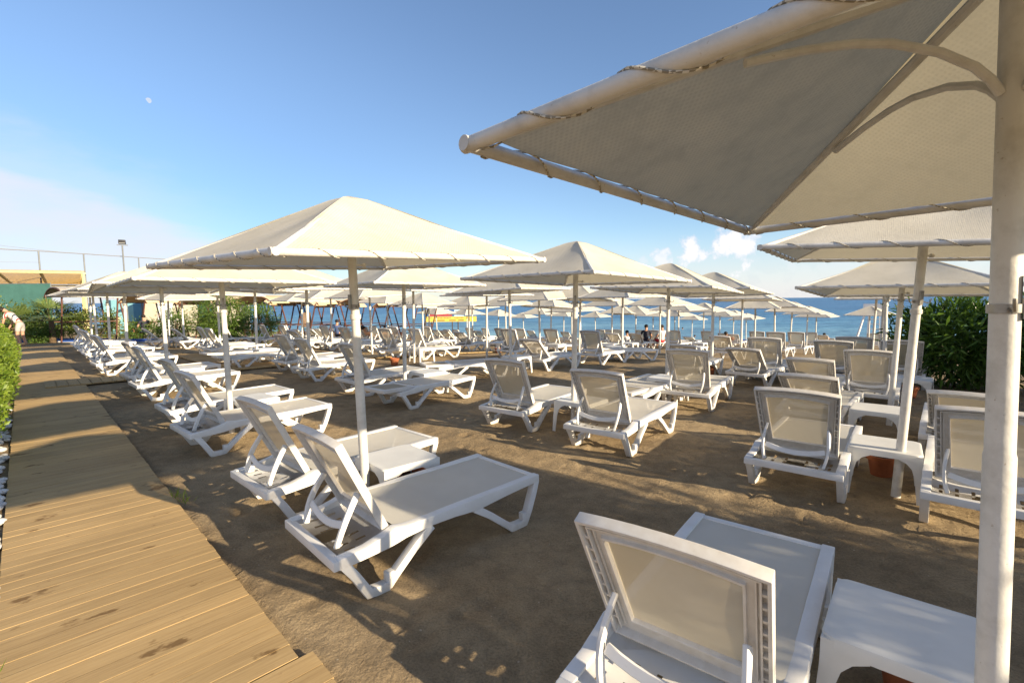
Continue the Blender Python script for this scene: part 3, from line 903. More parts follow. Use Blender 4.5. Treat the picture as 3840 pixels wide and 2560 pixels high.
TABLES = [(1.476, 1.725, 40, 'white side table at the bottom right corner beside the thick pole'), (-.93, 3.80, 47, 'white side table beside the left foreground umbrella pole, between two loungers'),
          (3.15, 4.02, 38, 'white side table with a terracotta pot under it behind the leaning right pole'), (4.11, 5.38, 40, 'white side table standing behind the one at the leaning right pole'),
          (6.22, 7.47, 44, 'white side table between the right hand poles and the oleander'), (2.49, 7.71, 40, 'white side table left of the lounger squarely seen from behind'),
          (-1.50, 8.55, 45, 'sunlit white side table behind the flat lounger left of centre'), (.86, 5.98, 40, 'white side table seen through the lounger beside the central pole')]
FARTAB = [(-3.4, 6.25), (-6.25, 9.25), (-9.25, 12.1), (-4.35, 10.85), (-6.75, 13.2), (.1, 11.0), (-2.5, 13.35), (-.5, 17.5), (1.5, 16.4), (4.0, 11.2), (4.6, 18.9), (-5.5, 18.3), (8.0, 20.6), (10.0, 23.5), (6.0, 15.7), (3.2, 15.0), (-12.9, 18.9), (-8.6, 20.9)]
for x, y, a, lab in TABLES: table(x, y, a, lab)
ph = row_labels(FARTAB, 1.2)
for i, (x, y) in enumerate(FARTAB): table(x, y, 42+rs.uniform(-6, 6), 'white side table, '+ph[i])
for x, y, lab in [(3.40, 4.36, 'terracotta pot under the side table behind the leaning right pole'), (1.62, 1.86, 'terracotta pot under the table at the bottom right corner'), (-.86, 4.02, 'terracotta pot under the table by the left foreground pole'),
                  (4.33, 10.55, 'terracotta pot on the sand beside the visible pole foot right of centre'), (-3.05, 12.5, 'terracotta pot under the upright loungers left of the central umbrella'), (-.5, 17.3, 'orange sunlit terracotta pot behind the central half-reclined lounger'),
                  (1.72, 18.6, 'small sunlit terracotta pot far behind the central pole'), (6.55, 7.9, 'terracotta pot under the table beside the oleander')]:
    pot(x, y, lab)

bpy.data.objects.remove(CLOSE[1], do_unlink=True)
NEAR_CANOPY.data = NEAR_CANOPY.data.copy(); NEAR_CANOPY.data.materials[0] = M['canopy_shaded']

# ------------------------------------------------------------------ plants
def leaf_np(pts, nrm, L, W, rs, fold=.25, flat=.0):
    """each leaf one folded diamond quad: base, side, tip, side"""
    n = len(pts)
    d = nrm/np.linalg.norm(nrm, axis=1, keepdims=True)
    r = rs.normal(size=(n, 3)); s = np.cross(d, r); s /= np.linalg.norm(s, axis=1, keepdims=True)
    up = np.cross(s, d)
    Lr = (L*rs.uniform(.65, 1.25, n))[:, None]; Wr = (W*rs.uniform(.7, 1.2, n))[:, None]
    base = pts; tip = pts+d*Lr-np.array([0, 0, 1])*Lr*flat; mid = pts+d*Lr*.45+up*Lr*fold*.3
    V = np.stack([base, mid+s*Wr/2, tip, mid-s*Wr/2], 1).reshape(-1, 3)
    F = np.arange(4*n).reshape(n, 4)
    return V, F
def clumps(rs, n, box_, k, r, surf=True):
    """leaf positions gathered in clumps through a rounded volume; directions point outward"""
    lo, hi = np.array(box_[0]), np.array(box_[1]); c = (lo+hi)/2; h = (hi-lo)/2
    q = rs.normal(size=(k, 3)); q /= np.linalg.norm(q, axis=1, keepdims=True)
    q *= (rs.uniform(.25, 1, k)**.45)[:, None]
    cc = c+q*h*.88
    idx = rs.randint(0, k, n)
    p = cc[idx]+rs.normal(size=(n, 3))*r*np.array([1, 1, .8])
    p[:, 2] = np.maximum(p[:, 2], lo[2]+.02)
    dirs = (p-c)/h + rs.normal(size=(n, 3))*.7+np.array([0, 0, .25])
    return p, dirs
def bush(name, label, loc, size, n, L, W, leaf, group=None, stems=6, seed=1, flowers=None, cat='shrub'):
    rs_ = np.random.RandomState(seed)
    z0 = float(zg(loc[0], loc[1])); root = empty(name, (loc[0], loc[1], z0)); tag(root, label, cat, group)
    sx, sy, sz = size
    p, d = clumps(rs_, n, ((-sx, -sy, .05), (sx, sy, sz)), max(12, n//55), .10+.04*sz)
    V, F = leaf_np(p, d, L, W, rs_, flat=.12)
    from_np('foliage', V, F, leaf, root)
    bm = bmesh.new()
    for i in range(stems):
        a = rs_.uniform(0, 2*PI); r1 = rs_.uniform(.3, .8)
        tube(bm, [(.06*math.cos(a), .06*math.sin(a), -.05), (r1*.5*sx*math.cos(a), r1*.5*sy*math.sin(a), sz*.4), (r1*sx*math.cos(a), r1*sy*math.sin(a), sz*rs_.uniform(.65, .92))], [.022, .016, .006], 5)
    obj('stems', bm, M['stem'], root)
    if flowers:
        fm, fn = flowers
        p, d = clumps(rs_, fn*6, ((-sx, -sy, sz*.35), (sx, sy, sz*1.04)), fn, .025)
        V, F = leaf_np(p, d, .075, .06, rs_)
        from_np('blossom', V, F, fm, root)
    return root
# clipped hedge left of the boardwalk
def hedge():
    rs_ = np.random.RandomState(21); n = 26000
    root = empty('clipped_hedge', tuple(WALK0+U*9.0-Vv*(WALKW+.5))); tag(root, 'bright green clipped hedge along the left edge of the boardwalk', 'hedge')
    o = np.array(root.location)
    s = rs_.uniform(4.6, 15.0, n); top = 1.18-.045*np.clip(s-9, 0, 3)-.16*np.clip(s-12, 0, 3)
    w = WALKW+.10+rs_.uniform(0, 1, n)**1.6*.75; z = .10+rs_.uniform(0, 1, n)**.7*top
    bul = .16*np.sin(PI*np.clip((z-.1)/top, 0, 1))-.05+.05*np.sin(s*2.1)+.04*np.sin(s*5.3+z*4)
    w = w-bul*np.exp(-(w-WALKW-.1)*4)
    z += .03*np.sin(s*3.1)+.03*rs_.normal(size=n)
    P = np.stack([WALK0.x+U.x*s-Vv.x*w, WALK0.y+U.y*s-Vv.y*w, z], -1)-o
    d = rs_.normal(size=(n, 3))*.8+np.array([Vv.x*.7, Vv.y*.7, .55])
    V, F = leaf_np(P, d, .062, .030, rs_)
    from_np('foliage', V, F, M['hedge'], root)
    bm = bmesh.new()
    for k in range(26):
        a = WALK0+U*(4.8+k*.38)-Vv*(WALKW+.42+.12*math.sin(k*2.3))-Vector(o)
        tube(bm, [(a.x, a.y, -.05), (a.x+.05*math.sin(k), a.y+.04, .45), (a.x+.1*math.sin(k*3), a.y, .8)], [.016, .013, .006], 5)
    obj('stems', bm, M['stem'], root)
hedge()
# oleanders on the right; they also throw the dappled shade over the right half of the sand
OLE = [((8.3, 8.9), (1.0, 1.0, 1.68), 5600, 'dark oleander bush seen between the right hand poles'), ((9.6, 7.7), (1.3, 1.2, 1.85), 6400, 'taller oleander bush behind the thick right pole'),
       ((9.4, 5.6), (1.2, 1.2, 2.0), 5200, 'oleander bush just outside the right edge, nearest the sea'), ((9.0, 3.4), (1.2, 1.3, 1.9), 5200, 'oleander bush just outside the right edge, third from the camera'), ((8.4, 1.5), (1.1, 1.1, 1.8), 4600, 'oleander bush just outside the right edge, second from the camera'), ((6.8, -1.1), (1.35, 1.35, 2.75), 8500, 'oleander bush just outside the right edge, nearest the camera')]
for i, (lc, sz, n, lab) in enumerate(OLE):
    bush('oleander_bush', lab, lc, sz, n, .25, .042, M['oleander'], 'oleanders along the right side', 12, 31+i)
# garden at the far left end of the boardwalk
G = 'flowering shrubs at the end of the boardwalk'
for i, (lc, sz, n, leaf, fl, lab) in enumerate([
    ((-23.6, 22.5), (1.5, 1.2, 1.95), 3600, 'shrub', ('petal', 10), 'green shrub with white blossoms above the bending person'),
    ((-21.9, 23.2), (1.1, 1.1, 1.8), 3000, 'shrub', ('pink', 5), 'shrub with a pink blossom between the two fan palms'),
    ((-20.4, 23.6), (1.3, 1.2, 1.7), 3000, 'shrub', None, 'dark green shrub right of the second fan palm'),
    ((-20.9, 21.4), (.7, .7, .75), 1800, 'oleander2', None, 'low green shrub in front of the blue mats'),
    ((-18.9, 24.6), (.9, .8, 1.0), 1800, 'oleander2', ('pink', 9), 'low shrub with pink flowers behind the boardwalk row'),
    ((-17.1, 24.6), (1.2, .9, 1.55), 3200, 'oleander2', ('petal', 26), 'shrub covered with white flowers left of the green box'),
    ((-15.4, 24.6), (.6, .6, 1.1), 500, 'dry', None, 'dry yellow shrub beside the green box'),
    ((-12.9, 21.6), (1.25, 1.0, 2.35), 7000, 'oleander2', ('petal', 6), 'tall bright green oleander left of the sea view'),
    ((-11.7, 22.6), (.7, .7, 1.9), 2800, 'oleander2', None, 'smaller bright green oleander beside the cream pillar'),
    ((-9.9, 24.5), (.35, .35, .9), 300, 'shrub', None, 'small young shrub standing against the sea on the left')]):
    bush('flowering_shrub', lab, lc, sz, n, .16 if leaf != 'shrub' else .12, .035 if leaf != 'shrub' else .06, M[leaf], G, 6, 60+i, (M[fl[0]], fl[1]) if fl else None)
def fan_palm(loc, h, r, nf, label, seed):
    rs_ = np.random.RandomState(seed); z0 = float(zg(*loc)); root = empty('fan_palm', (*loc, z0)); tag(root, label, 'palm', 'young fan palms at the end of the boardwalk')
    bm = bmesh.new(); tube(bm, [(0, 0, -.1), (.01, 0, h*.5), (0, .01, h)], [.13, .11, .09], 9); obj('trunk', bm, M['stem'], root)
    for k in range(nf):
        a = 2*PI*k/nf+rs_.uniform(-.3, .3); el = rs_.uniform(.25, 1.25); L = r*rs_.uniform(.8, 1.05)
        d = np.array([math.cos(a)*math.cos(el), math.sin(a)*math.cos(el), math.sin(el)]); st = np.array([0, 0, h]); mid = st+d*L*.55
        bm = bmesh.new(); tube(bm, [tuple(st), tuple((st+mid)/2+np.array([0, 0, .02])), tuple(mid)], [.012, .009, .007], 5)
        s = np.cross(d, [0, 0, 1]); s /= np.linalg.norm(s); n = np.cross(s, d)
        for j in range(15):
            t = -1.25+2.5*j/14; dd = d*math.cos(t)+s*math.sin(t); ll = L*.58*(1-.12*abs(t)); tip = mid+dd*ll+np.array([0, 0, -.14*ll]); sd = np.cross(dd, n)*.018; m2 = mid+dd*ll*.55+n*.01
            q = [bm.verts.new(tuple(v)) for v in (mid, m2+sd, tip, m2-sd)]; bm.faces.new(q)
        obj('frond', bm, M['palm'], root)
fan_palm((-21.0, 20.4), .75, 1.15, 11, 'young fan palm directly behind the bending person', 3)
fan_palm((-20.3, 21.4), .95, 1.25, 12, 'young fan palm in front of the green screen fence', 4)
# pebbles and grass tufts beside the boards
def pebbles():
    bm = bmesh.new(); r_ = random.Random(8)
    for k in range(620):
        s = r_.uniform(1.5, 8.5); w = WALKW+.03+r_.uniform(0, .5)
        p = WALK0+U*s-Vv*w; a = r_.uniform(.022, .05)
        m = Matrix.Translation((p.x, p.y, .008+r_.uniform(0, .02))) @ Matrix.Rotation(r_.uniform(0, PI), 4, 'Z') @ Matrix.Diagonal((a*r_.uniform(.9, 1.4), a, a*.6, 1))
        bmesh.ops.create_icosphere(bm, subdivisions=2, radius=1, matrix=m)
    tag(obj('pebbles', bm, M['pebble']), 'rounded white pebbles between the boardwalk and the hedge', 'pebbles', kind='stuff')
pebbles()
def tufts():
    rs_ = np.random.RandomState(4); P = []; D = []
    for s, w in ((1.05, WALKW+.05), (.98, WALKW+.03), (2.75, -.03), (2.6, -.05)):
        p = WALK0+U*s-Vv*w
        for k in range(14): P.append((p.x+rs_.normal()*.02, p.y+rs_.normal()*.02, 0)); D.append((rs_.normal()*.5, rs_.normal()*.5, 1))
    V, F = leaf_np(np.array(P), np.array(D), .11, .006, rs_)
    tag(from_np('grass', V, F, M['hedge']), 'small grass tufts at the edges of the boardwalk', 'grass', kind='stuff')
tufts()

# ------------------------------------------------------------------ things at the far left
def gz(x, y): return float(zg(x, y))
def gazebo(x, y, rz, label, w=2.3, dp=2.0, h=2.15, rise=.42, roof='tan'):
    root = empty('arched_gazebo', (x, y, gz(x, y)), rz); tag(root, label, 'gazebo', 'arched tan gazebos on brown frames')
    bm = bmesh.new(); n = 12; rows = []
    for off in (0, .03):
        for yy in (-dp/2, dp/2):
            rows.append([bm.verts.new((w/2*1.06*math.sin(R(-75+150*i/n))/math.sin(R(75)), yy, h-.06+rise*(math.cos(R(-75+150*i/n))-math.cos(R(75)))/(1-math.cos(R(75)))+off)) for i in range(n+1)])
    a, b, c, d = rows
    for i in range(n):
        bm.faces.new((a[i], b[i], b[i+1], a[i+1])); bm.faces.new((c[i], c[i+1], d[i+1], d[i]))
        bm.faces.new((a[i], a[i+1], c[i+1], c[i])); bm.faces.new((b[i], d[i], d[i+1], b[i+1]))
    for i in (0, n): bm.faces.new((a[i], c[i], d[i], b[i]))
    bmesh.ops.recalc_face_normals(bm, faces=bm.faces[:])
    obj('roof', bm, M[roof], root)
    for yy in (-dp/2, dp/2):
        bm = bmesh.new(); pts = [(w/2*1.06*math.sin(R(-75+150*i/n))/math.sin(R(75)), yy, h-.09+rise*(math.cos(R(-75+150*i/n))-math.cos(R(75)))/(1-math.cos(R(75)))) for i in range(n+1)]
        tube(bm, pts, .028, 6); obj('arch_rail', bm, M['brown'], root)
        for sg in (-1, 1):
            bm = bmesh.new(); obox(bm, (sg*w*.45, yy, h-.02), (sg*w*.20, yy, -.1), .055, .055); obj('leg', bm, M['brown'], root)
        
        for q, zz in ((.33, 1.02), (.28, .62)):
            bm = bmesh.new(); obox(bm, (-w*q, yy, zz), (w*q, yy, zz), .04, .04); obj('cross_bar', bm, M['brown'], root)
    for sg in (-1, 1):
        bm = bmesh.new(); obox(bm, (sg*w*.315, -dp/2, .95), (sg*w*.315, dp/2, .95), .04, .04); obj('side_bar', bm, M['brown'], root)
        bm = bmesh.new(); obox(bm, (sg*w*.47, -dp/2, h-.05), (sg*w*.47, dp/2, h-.05), .045, .045); obj('eave_bar', bm, M['brown'], root)
    return root
GZ = [(-19.9, 22.6, R(-32), 'taupe barrel-roofed gazebo on brown legs left of the boardwalk umbrella row', 'greyfab'), (-20.95, 18.2, R(-35), 'taupe gazebo roof cut by the left edge of the photo', 'greyfab'),
      (-21.2, 28.6, R(-20), 'tan gazebo in front of the pale blue wall', 'tan'), (-19.0, 30.0, R(-20), 'tan gazebo just right of the pale blue wall', 'tan'), (-17.6, 28.4, R(-15), 'tan gazebo above the white flowering shrub', 'tan'),
      (-15.4, 29.4, R(-18), 'tan gazebo behind the green box', 'tan'), (-13.6, 27.0, R(-14), 'tan gazebo behind the tall bright oleander', 'tan'), (-13.0, 29.8, R(-18), 'tan gazebo right of the tall bright oleander', 'tan'),
      (-11.5, 27.6, R(-10), 'tan gazebo with three arches of sea below it', 'tan'), (-10.9, 31.2, R(-12), 'tan gazebo furthest back in front of the sea', 'tan'), (-8.4, 28.0, R(-8), 'tan gazebo behind the person with the cap', 'tan'),
      (-7.2, 30.5, R(-6), 'tan gazebo second from the right', 'tan'), (-5.6, 28.4, R(-5), 'rightmost tan gazebo against the sea', 'tan')]
for x, y, rz, lab, rf in GZ: gazebo(x, y, rz, lab, roof=rf)

def pergola():
    root = empty('yellow_pergola', (-30, 30, gz(-30, 30))); tag(root, 'yellow pergola with a brown slatted roof at the far left', 'pergola'); o = Vector(root.location)
    A, B = Vector((-36.5, 27.6, 3.62)), Vector((-24.5, 28.0, 3.36)); C_, D_ = Vector((-44, 36, 3.0)), Vector((-32.0, 36.4, 2.92))
    bm = bmesh.new(); obox(bm, A-o, B-o, .09, .13); obj('front_beam', bm, M['yellow'], root)
    bm = bmesh.new(); obox(bm, C_-o, D_-o, .09, .12); obj('back_beam', bm, M['yellow'], root)
    for t in (0, .2, .4, .6, .8, 1.0):
        bm = bmesh.new(); obox(bm, A.lerp(B, t)-o+Vector((0, .07, -.04)), C_.lerp(D_, t)-o+Vector((0, -.07, -.02)), .14, .08); obj('rafter', bm, M['yellow'], root)
    bm = bmesh.new()
    for k in range(24):
        t = (k+.5)/24; obox(bm, A.lerp(C_, t)-o+Vector((0, 0, .10)), B.lerp(D_, t)-o+Vector((0, 0, .10)), .24, .025)
    obj('roof_slats', bm, M['slat'], root)
    for p in (B, D_, B.lerp(D_, .5), A.lerp(B, .5), C_.lerp(D_, .6)):
        bm = bmesh.new(); obox(bm, Vector((p.x, p.y+.02, gz(p.x, p.y)-.1))-o, p-o-Vector((0, 0, .07)), .10, .10, up=(0, 1, 0)); obj('post', bm, M['yellow'], root)
pergola()
def green_screen():
    root = empty('green_screen_fence', (-27.4, 27, gz(-27, 27))); tag(root, 'dark green windscreen fence under the yellow pergola', 'fence'); z = -gz(-27, 27)
    bm = bmesh.new(); box(bm, -6.0, 1.9, -.012, .012, .05, 2.70+z); obj('screen', bm, M['green'], root)
    for x in (-5.9, -4, -2, 0, 1.2, 1.88):
        bm = bmesh.new(); tube(bm, [(x, .05, -.1), (x, .05, 2.75+z)], .03, 6); obj('post', bm, M['grey'], root)
    bm = bmesh.new(); tube(bm, [(-6, .05, 2.72+z), (1.9, .05, 2.72+z)], .02, 6); obj('rail', bm, M['grey'], root)
green_screen()
def tall_fence():
    root = empty('ball_fence', (-30, 33, gz(-30, 33))); tag(root, 'tall wire court fence with grey posts against the sky', 'fence'); o = Vector(root.location)
    for x, y in ((-33.0, 27.0), (-30.3, 31.5), (-29.6, 34.0), (-28.4, 37.4), (-27.2, 41)):
        bm = bmesh.new(); tube(bm, [Vector((x, y, gz(x, y)-.2))-o, Vector((x, y, 5.0))-o], .045, 7); obj('post', bm, M['grey'], root)
    P = [(-34.5, 24.0, 4.9), (-33.0, 27, 4.92), (-30.3, 31.5, 4.97), (-29.6, 34, 5.02), (-28.4, 37.4, 5.05), (-27.2, 41, 5.1)]
    bm = bmesh.new(); tube(bm, [Vector(p)-o for p in P], .032, 6); obj('top_wire', bm, M['wire'], root)
    bm = bmesh.new(); tube(bm, [Vector(p)-o for p in ((-36, 24.5, 6.4), (-34, 27, 5.75), (-31.5, 30.5, 5.2), (-29.9, 33.0, 5.0))], .010, 5); obj('slack_wire', bm, M['wire'], root)
    bm = bmesh.new(); tube(bm, [Vector(p)-o for p in ((-34, 25.3, 4.25), (-32.0, 28.8, 4.1), (-30.3, 31.5, 4.25))], .008, 5); obj('slack_wire', bm, M['wire'], root)
tall_fence()
def floodlight(x, y, z, rz, label, s=1.0):
    root = empty('floodlight', (x, y, gz(x, y)), rz); tag(root, label, 'floodlight', 'floodlights on thin masts'); z = z-gz(x, y)
    bm = bmesh.new(); tube(bm, [(0, 0, -.2), (0, 0, z-.35)], .05, 7); obj('mast', bm, M['grey'], root)
    bm = bmesh.new(); box(bm, -.45*s, .45*s, -.03, .03, z-.40, z-.34); obj('bracket', bm, M['grey'], root)
    bm = bmesh.new(); v = box(bm, -.30*s, .30*s, -.12, .16, z-.30, z); 
    for q in v[4:]: q.co.x *= .92; q.co.y -= .06
    h = obj('lamp_head', bm, M['lamp'], root, .02)
    bm = bmesh.new(); box(bm, -.24*s, .24*s, -.135, -.122, z-.25, z-.05); obj('lamp_glass', bm, M['glass'], h)
floodlight(-28.45, 36, 6.2, R(30), 'floodlight on the tallest mast above the far left', .72)
floodlight(-27.17, 40, 5.4, R(40), 'small floodlight peeping over the left foreground umbrella, left one', .7)
floodlight(-25.26, 40, 5.85, R(40), 'small floodlight peeping over the left foreground umbrella, right one', .7)
def walls():
    root = empty('pool_wall', (-30.6, 38, gz(-30.6, 38))); tag(root, 'pale blue poolside wall behind the gazebos', 'wall'); z = -gz(-30.6, 38)
    bm = bmesh.new(); box(bm, -1.2, 1.15, -.1, .1, 0, 1.85+z); obj('pale_panel', bm, M['blue'], root)
    bm = bmesh.new(); box(bm, 1.152, 1.85, -.13, .13, 0, 1.92+z); obj('blue_pier', bm, M['deepblue'], root)
    root = empty('beach_hut', (-23.6, 36, gz(-23.6, 36))); tag(root, 'cream plastered beach hut with white door behind the gazebos', 'hut'); z = -gz(-23.6, 36)
    bm = bmesh.new(); box(bm, -3.6, 2.9, 0, 2.4, 0, 2.1+z); obj('wall', bm, M['wall'], root)
    bm = bmesh.new(); box(bm, -3.9, 3.2, -.25, 2.7, 2.1+z, 2.25+z); obj('roof', bm, M['tan'], root)
    bm = bmesh.new(); box(bm, -2.6, -1.5, -.03, .0, .05, 1.9+z); obj('door', bm, M['signwhite'], root)
    bm = bmesh.new(); box(bm, .4, 1.5, -.03, .0, .05, 1.9+z); obj('shutter', bm, M['green'], root)
    root = empty('cream_pillar', (-16.85, 30.6, gz(-17, 30.6))); tag(root, 'narrow cream pillar beside the smaller bright oleander', 'pillar')
    bm = bmesh.new(); box(bm, -.2, .2, -.2, .2, -.1, 2.3); obj('shaft', bm, M['wall'], root)
    bm = bmesh.new(); box(bm, -.27, .27, -.27, .27, 2.3, 2.42); obj('capital', bm, M['wall'], root)
walls()
def rail_fence():
    root = empty('rail_fence', (-22.4, 24.2, gz(-22.4, 24.2)), R(12)); tag(root, 'cream two-rail fence behind the fan palms', 'fence')
    for x in (-2.4, -.8, .8, 2.4):
        bm = bmesh.new(); box(bm, x-.06, x+.06, -.06, .06, -.1, 1.15); obj('post', bm, M['fence'], root)
    for z in (.72, 1.05):
        bm = bmesh.new(); box(bm, -2.6, 2.6, -.09, -.062, z-.05, z+.05); obj('rail', bm, M['fence'], root)
rail_fence()
def green_box():
    root = empty('green_kiosk', (-15.75, 25.4, gz(-15.75, 25.4)), R(-18)); tag(root, 'small dark green wooden kiosk behind the dry shrub', 'kiosk')
    bm = bmesh.new(); box(bm, -.5, .5, -.3, .3, 0, .85); obj('body', bm, M['greenbox'], root)
    for x in (-.46, .46):
        bm = bmesh.new(); box(bm, x-.04, x+.04, -.28, -.2, .85, 1.15); obj('post', bm, M['greenbox'], root)
    bm = bmesh.new(); box(bm, -.56, .56, -.36, .36, 1.15, 1.22); obj('lid', bm, M['greenbox'], root)
green_box()
def big_pot():
    root = empty('cream_planter', (-20.6, 19.9, gz(-20.6, 19.9))); tag(root, 'cream clay planter at the far end of the hedge', 'planter')
    bm = bmesh.new(); lathe(bm, [(.0, 0), (.17, 0), (.24, .38), (.275, .385), (.275, .46), (.25, .462), (.23, .40)], 20); obj('pot_wall', bm, M['cream_pot'], root)
    bm = bmesh.new(); lathe(bm, [(.235, .40), (.1, .41), (.001, .412)], 20); obj('soil', bm, M['soil'], root)
    rs_ = np.random.RandomState(9); p, d = clumps(rs_, 170, ((-.25, -.25, .42), (.25, .25, .85)), 12, .06); V, F = leaf_np(p, d, .10, .04, rs_); from_np('foliage', V, F, M['shrub'], root)
big_pot()
for i, (x, y, rz, lab) in enumerate([(-21.6, 22.2, 20, 'blue beach mat lying left of the low green shrub'), (-21.1, 21.9, 35, 'second blue beach mat overlapping beside the low shrub'), (-19.9, 22.4, 15, 'blue beach mat lying right of the low green shrub'), (-18.3, 23.4, 10, 'blue beach mat behind the farthest boardwalk loungers'), (-17.0, 23.2, -10, 'blue and white beach mat under the pink flowers')]):
    root = empty('beach_mat', (x, y, gz(x, y)+.01), R(rz)); tag(root, lab, 'beach mat', 'blue beach mats on the sand')
    bm = bmesh.new(); box(bm, -.95, .95, -.32, .32, .03, .11); obj('cushion', bm, M['mat'], root, .025)
    bm = bmesh.new(); box(bm, -1.0, 1.0, -.36, .36, 0, .03); obj('base', bm, M['matw'], root, .01)

# ------------------------------------------------------------------ sign, lifeguard chair
def text_mesh(name, body, size, mat, parent, loc):
    cu = bpy.data.curves.new(name, 'FONT'); cu.body = body; cu.size = size; cu.align_x = 'CENTER'; cu.align_y = 'CENTER'; cu.extrude = .004
    tmp = bpy.data.objects.new(name+'_tmp', cu); COL.objects.link(tmp)
    dg = bpy.context.evaluated_depsgraph_get(); me = bpy.data.meshes.new_from_object(tmp.evaluated_get(dg))
    bpy.data.objects.remove(tmp, do_unlink=True)
    me.materials.clear(); me.materials.append(mat)
    o = link(bpy.data.objects.new(name, me), parent); o.location = loc; o.rotation_euler = (PI/2, 0, 0); return o
def sign():
    x, y = -5.75, 46.0; root = empty('water_sports_sign', (x, y, gz(x, y)), R(4)); tag(root, 'yellow water sports sign with a colourful picture board above it by the sea', 'sign'); z = -gz(x, y)
    bm = bmesh.new(); box(bm, -2.4, 2.4, -.03, .03, z-.40, z+.10); b = obj('yellow_board', bm, M['signy'], root)
    text_mesh('lettering', 'WATER SPORTS', .21, M['signred'], b, (-.75, -.034, z-.03)); text_mesh('lettering', 'JET', .21, M['signred'], b, (-1.95, -.034, z-.03)); text_mesh('lettering', 'KARAOKE', .19, M['signred'], b, (.75, -.034, z-.03))
    for wx0, wx1 in ((-1.7, -.6), (-.2, .45), (.65, 1.2)):
        bm = bmesh.new(); box(bm, wx0, wx1, -.036, -.0305, z-.31, z-.23); obj('small_print', bm, M['dark'], b)
    bm = bmesh.new(); box(bm, -2.4, .3, -.028, .028, z+.105, z+.95); p = obj('picture_board', bm, M['signblue'], root)
    bm = bmesh.new(); box(bm, -2.0, .1, -.036, -.030, z+.13, z+.42); obj('red_band', bm, M['signred'], p)
    bm = bmesh.new()
    for cx, rx in ((-1.6, .5), (-.6, .45), (-2.1, .25)): bmesh.ops.create_circle(bm, cap_ends=True, segments=20, radius=1, matrix=Matrix.Translation((cx, -.033, z+.66)) @ Matrix.Rotation(PI/2, 4, 'X') @ Matrix.Diagonal((rx, .16, 1, 1)))
    obj('pale_shapes', bm, M['signpale'], p)
    bm = bmesh.new(); box(bm, .304, 1.2, -.026, .026, z+.105, z+1.0); obj('pale_board', bm, M['signpale'], root)
    for px in (-1.85, .1, .65):
        bm = bmesh.new(); tube(bm, [(px, .08, -.4), (px, .08, z+.9)], .05, 8); obj('post', bm, M['dark'], root)
sign()
def lifeguard():
    x, y = 24.6, 33.0; root = empty('lifeguard_chair', (x, y, gz(x, y)), R(-35)); tag(root, 'white lifeguard chair with a ladder behind the right hand umbrellas', 'lifeguard chair')
    for sg in (-1, 1):
        for yy in (-.6, .7):
            bm = bmesh.new(); obox(bm, (sg*1.05, yy*1.3, -.2), (sg*.5, yy*.6, 2.2), .08, .08); obj('leg', bm, M['plastic'], root)
        bm = bmesh.new(); obox(bm, (sg*.34, -1.15, -.1), (sg*.30, -.55, 2.2), .06, .06); obj('ladder_rail', bm, M['plastic'], root)
    for k in range(6):
        z = .28+k*.32; yy = -1.15+.6*z/2.2; bm = bmesh.new(); obox(bm, (-.33, yy, z), (.33, yy, z), .05, .05); obj('rung', bm, M['plastic'], root)
    bm = bmesh.new(); box(bm, -.6, .6, -.5, .5, 2.2, 2.28); obj('seat', bm, M['plastic'], root)
    bm = bmesh.new(); box(bm, -.6, .6, .44, .5, 2.29, 2.9); obj('backrest', bm, M['plastic'], root)
lifeguard()
def towel(x, y, z, rz, mat, label):
    root = empty('towel', (x, y, z), rz); tag(root, label, 'towel')
    bm = bmesh.new(); n = 8; lo = []
    for off in (0, .018):
        lo.append([[bm.verts.new((-.22+.44*i/6, -.03-.035*math.sin(k*.5+i*.7)+off, -.75+.8*k/n)) for i in range(7)] for k in range(n+1)])
    for L_ in lo:
        for k in range(n):
            for i in range(6): bm.faces.new((L_[k][i], L_[k][i+1], L_[k+1][i+1], L_[k+1][i]))
    obj('cloth', bm, mat, root)
for x, y, yaw, mt_, lab in ((7.62, 22.7, 42, 'shirtwhite', 'white towel draped over a far upright lounger near the water'), (12.5, 27.0, 42, 'towelb', 'blue towel on a far half-reclined lounger near the water'), (-3.0, 14.6, 42, 'shirtwhite', 'white towel on the lounger seat left of the central umbrella, far back')):
    root = empty('towel', (x, y, gz(x, y)+.352), -R(yaw)); tag(root, lab, 'towel')
    bm = bmesh.new(); lo = [[[bm.verts.new((-.26+.52*i/6, .25+.85*k/10, off+.010*math.sin(i*1.9+k*1.3)+.012*math.sin(k*2.1))) for i in range(7)] for k in range(11)] for off in (0, .022)]
    for L_ in lo:
        for k in range(10):
            for i in range(6): bm.faces.new((L_[k][i], L_[k][i+1], L_[k+1][i+1], L_[k+1][i]))
    obj('cloth', bm, M[mt_], root)
towel(-11.2, 26.6, 1.55+gz(-11.2, 26.6), 0, M['towelt'], 'brown towel hanging from a gazebo bar against the sea')

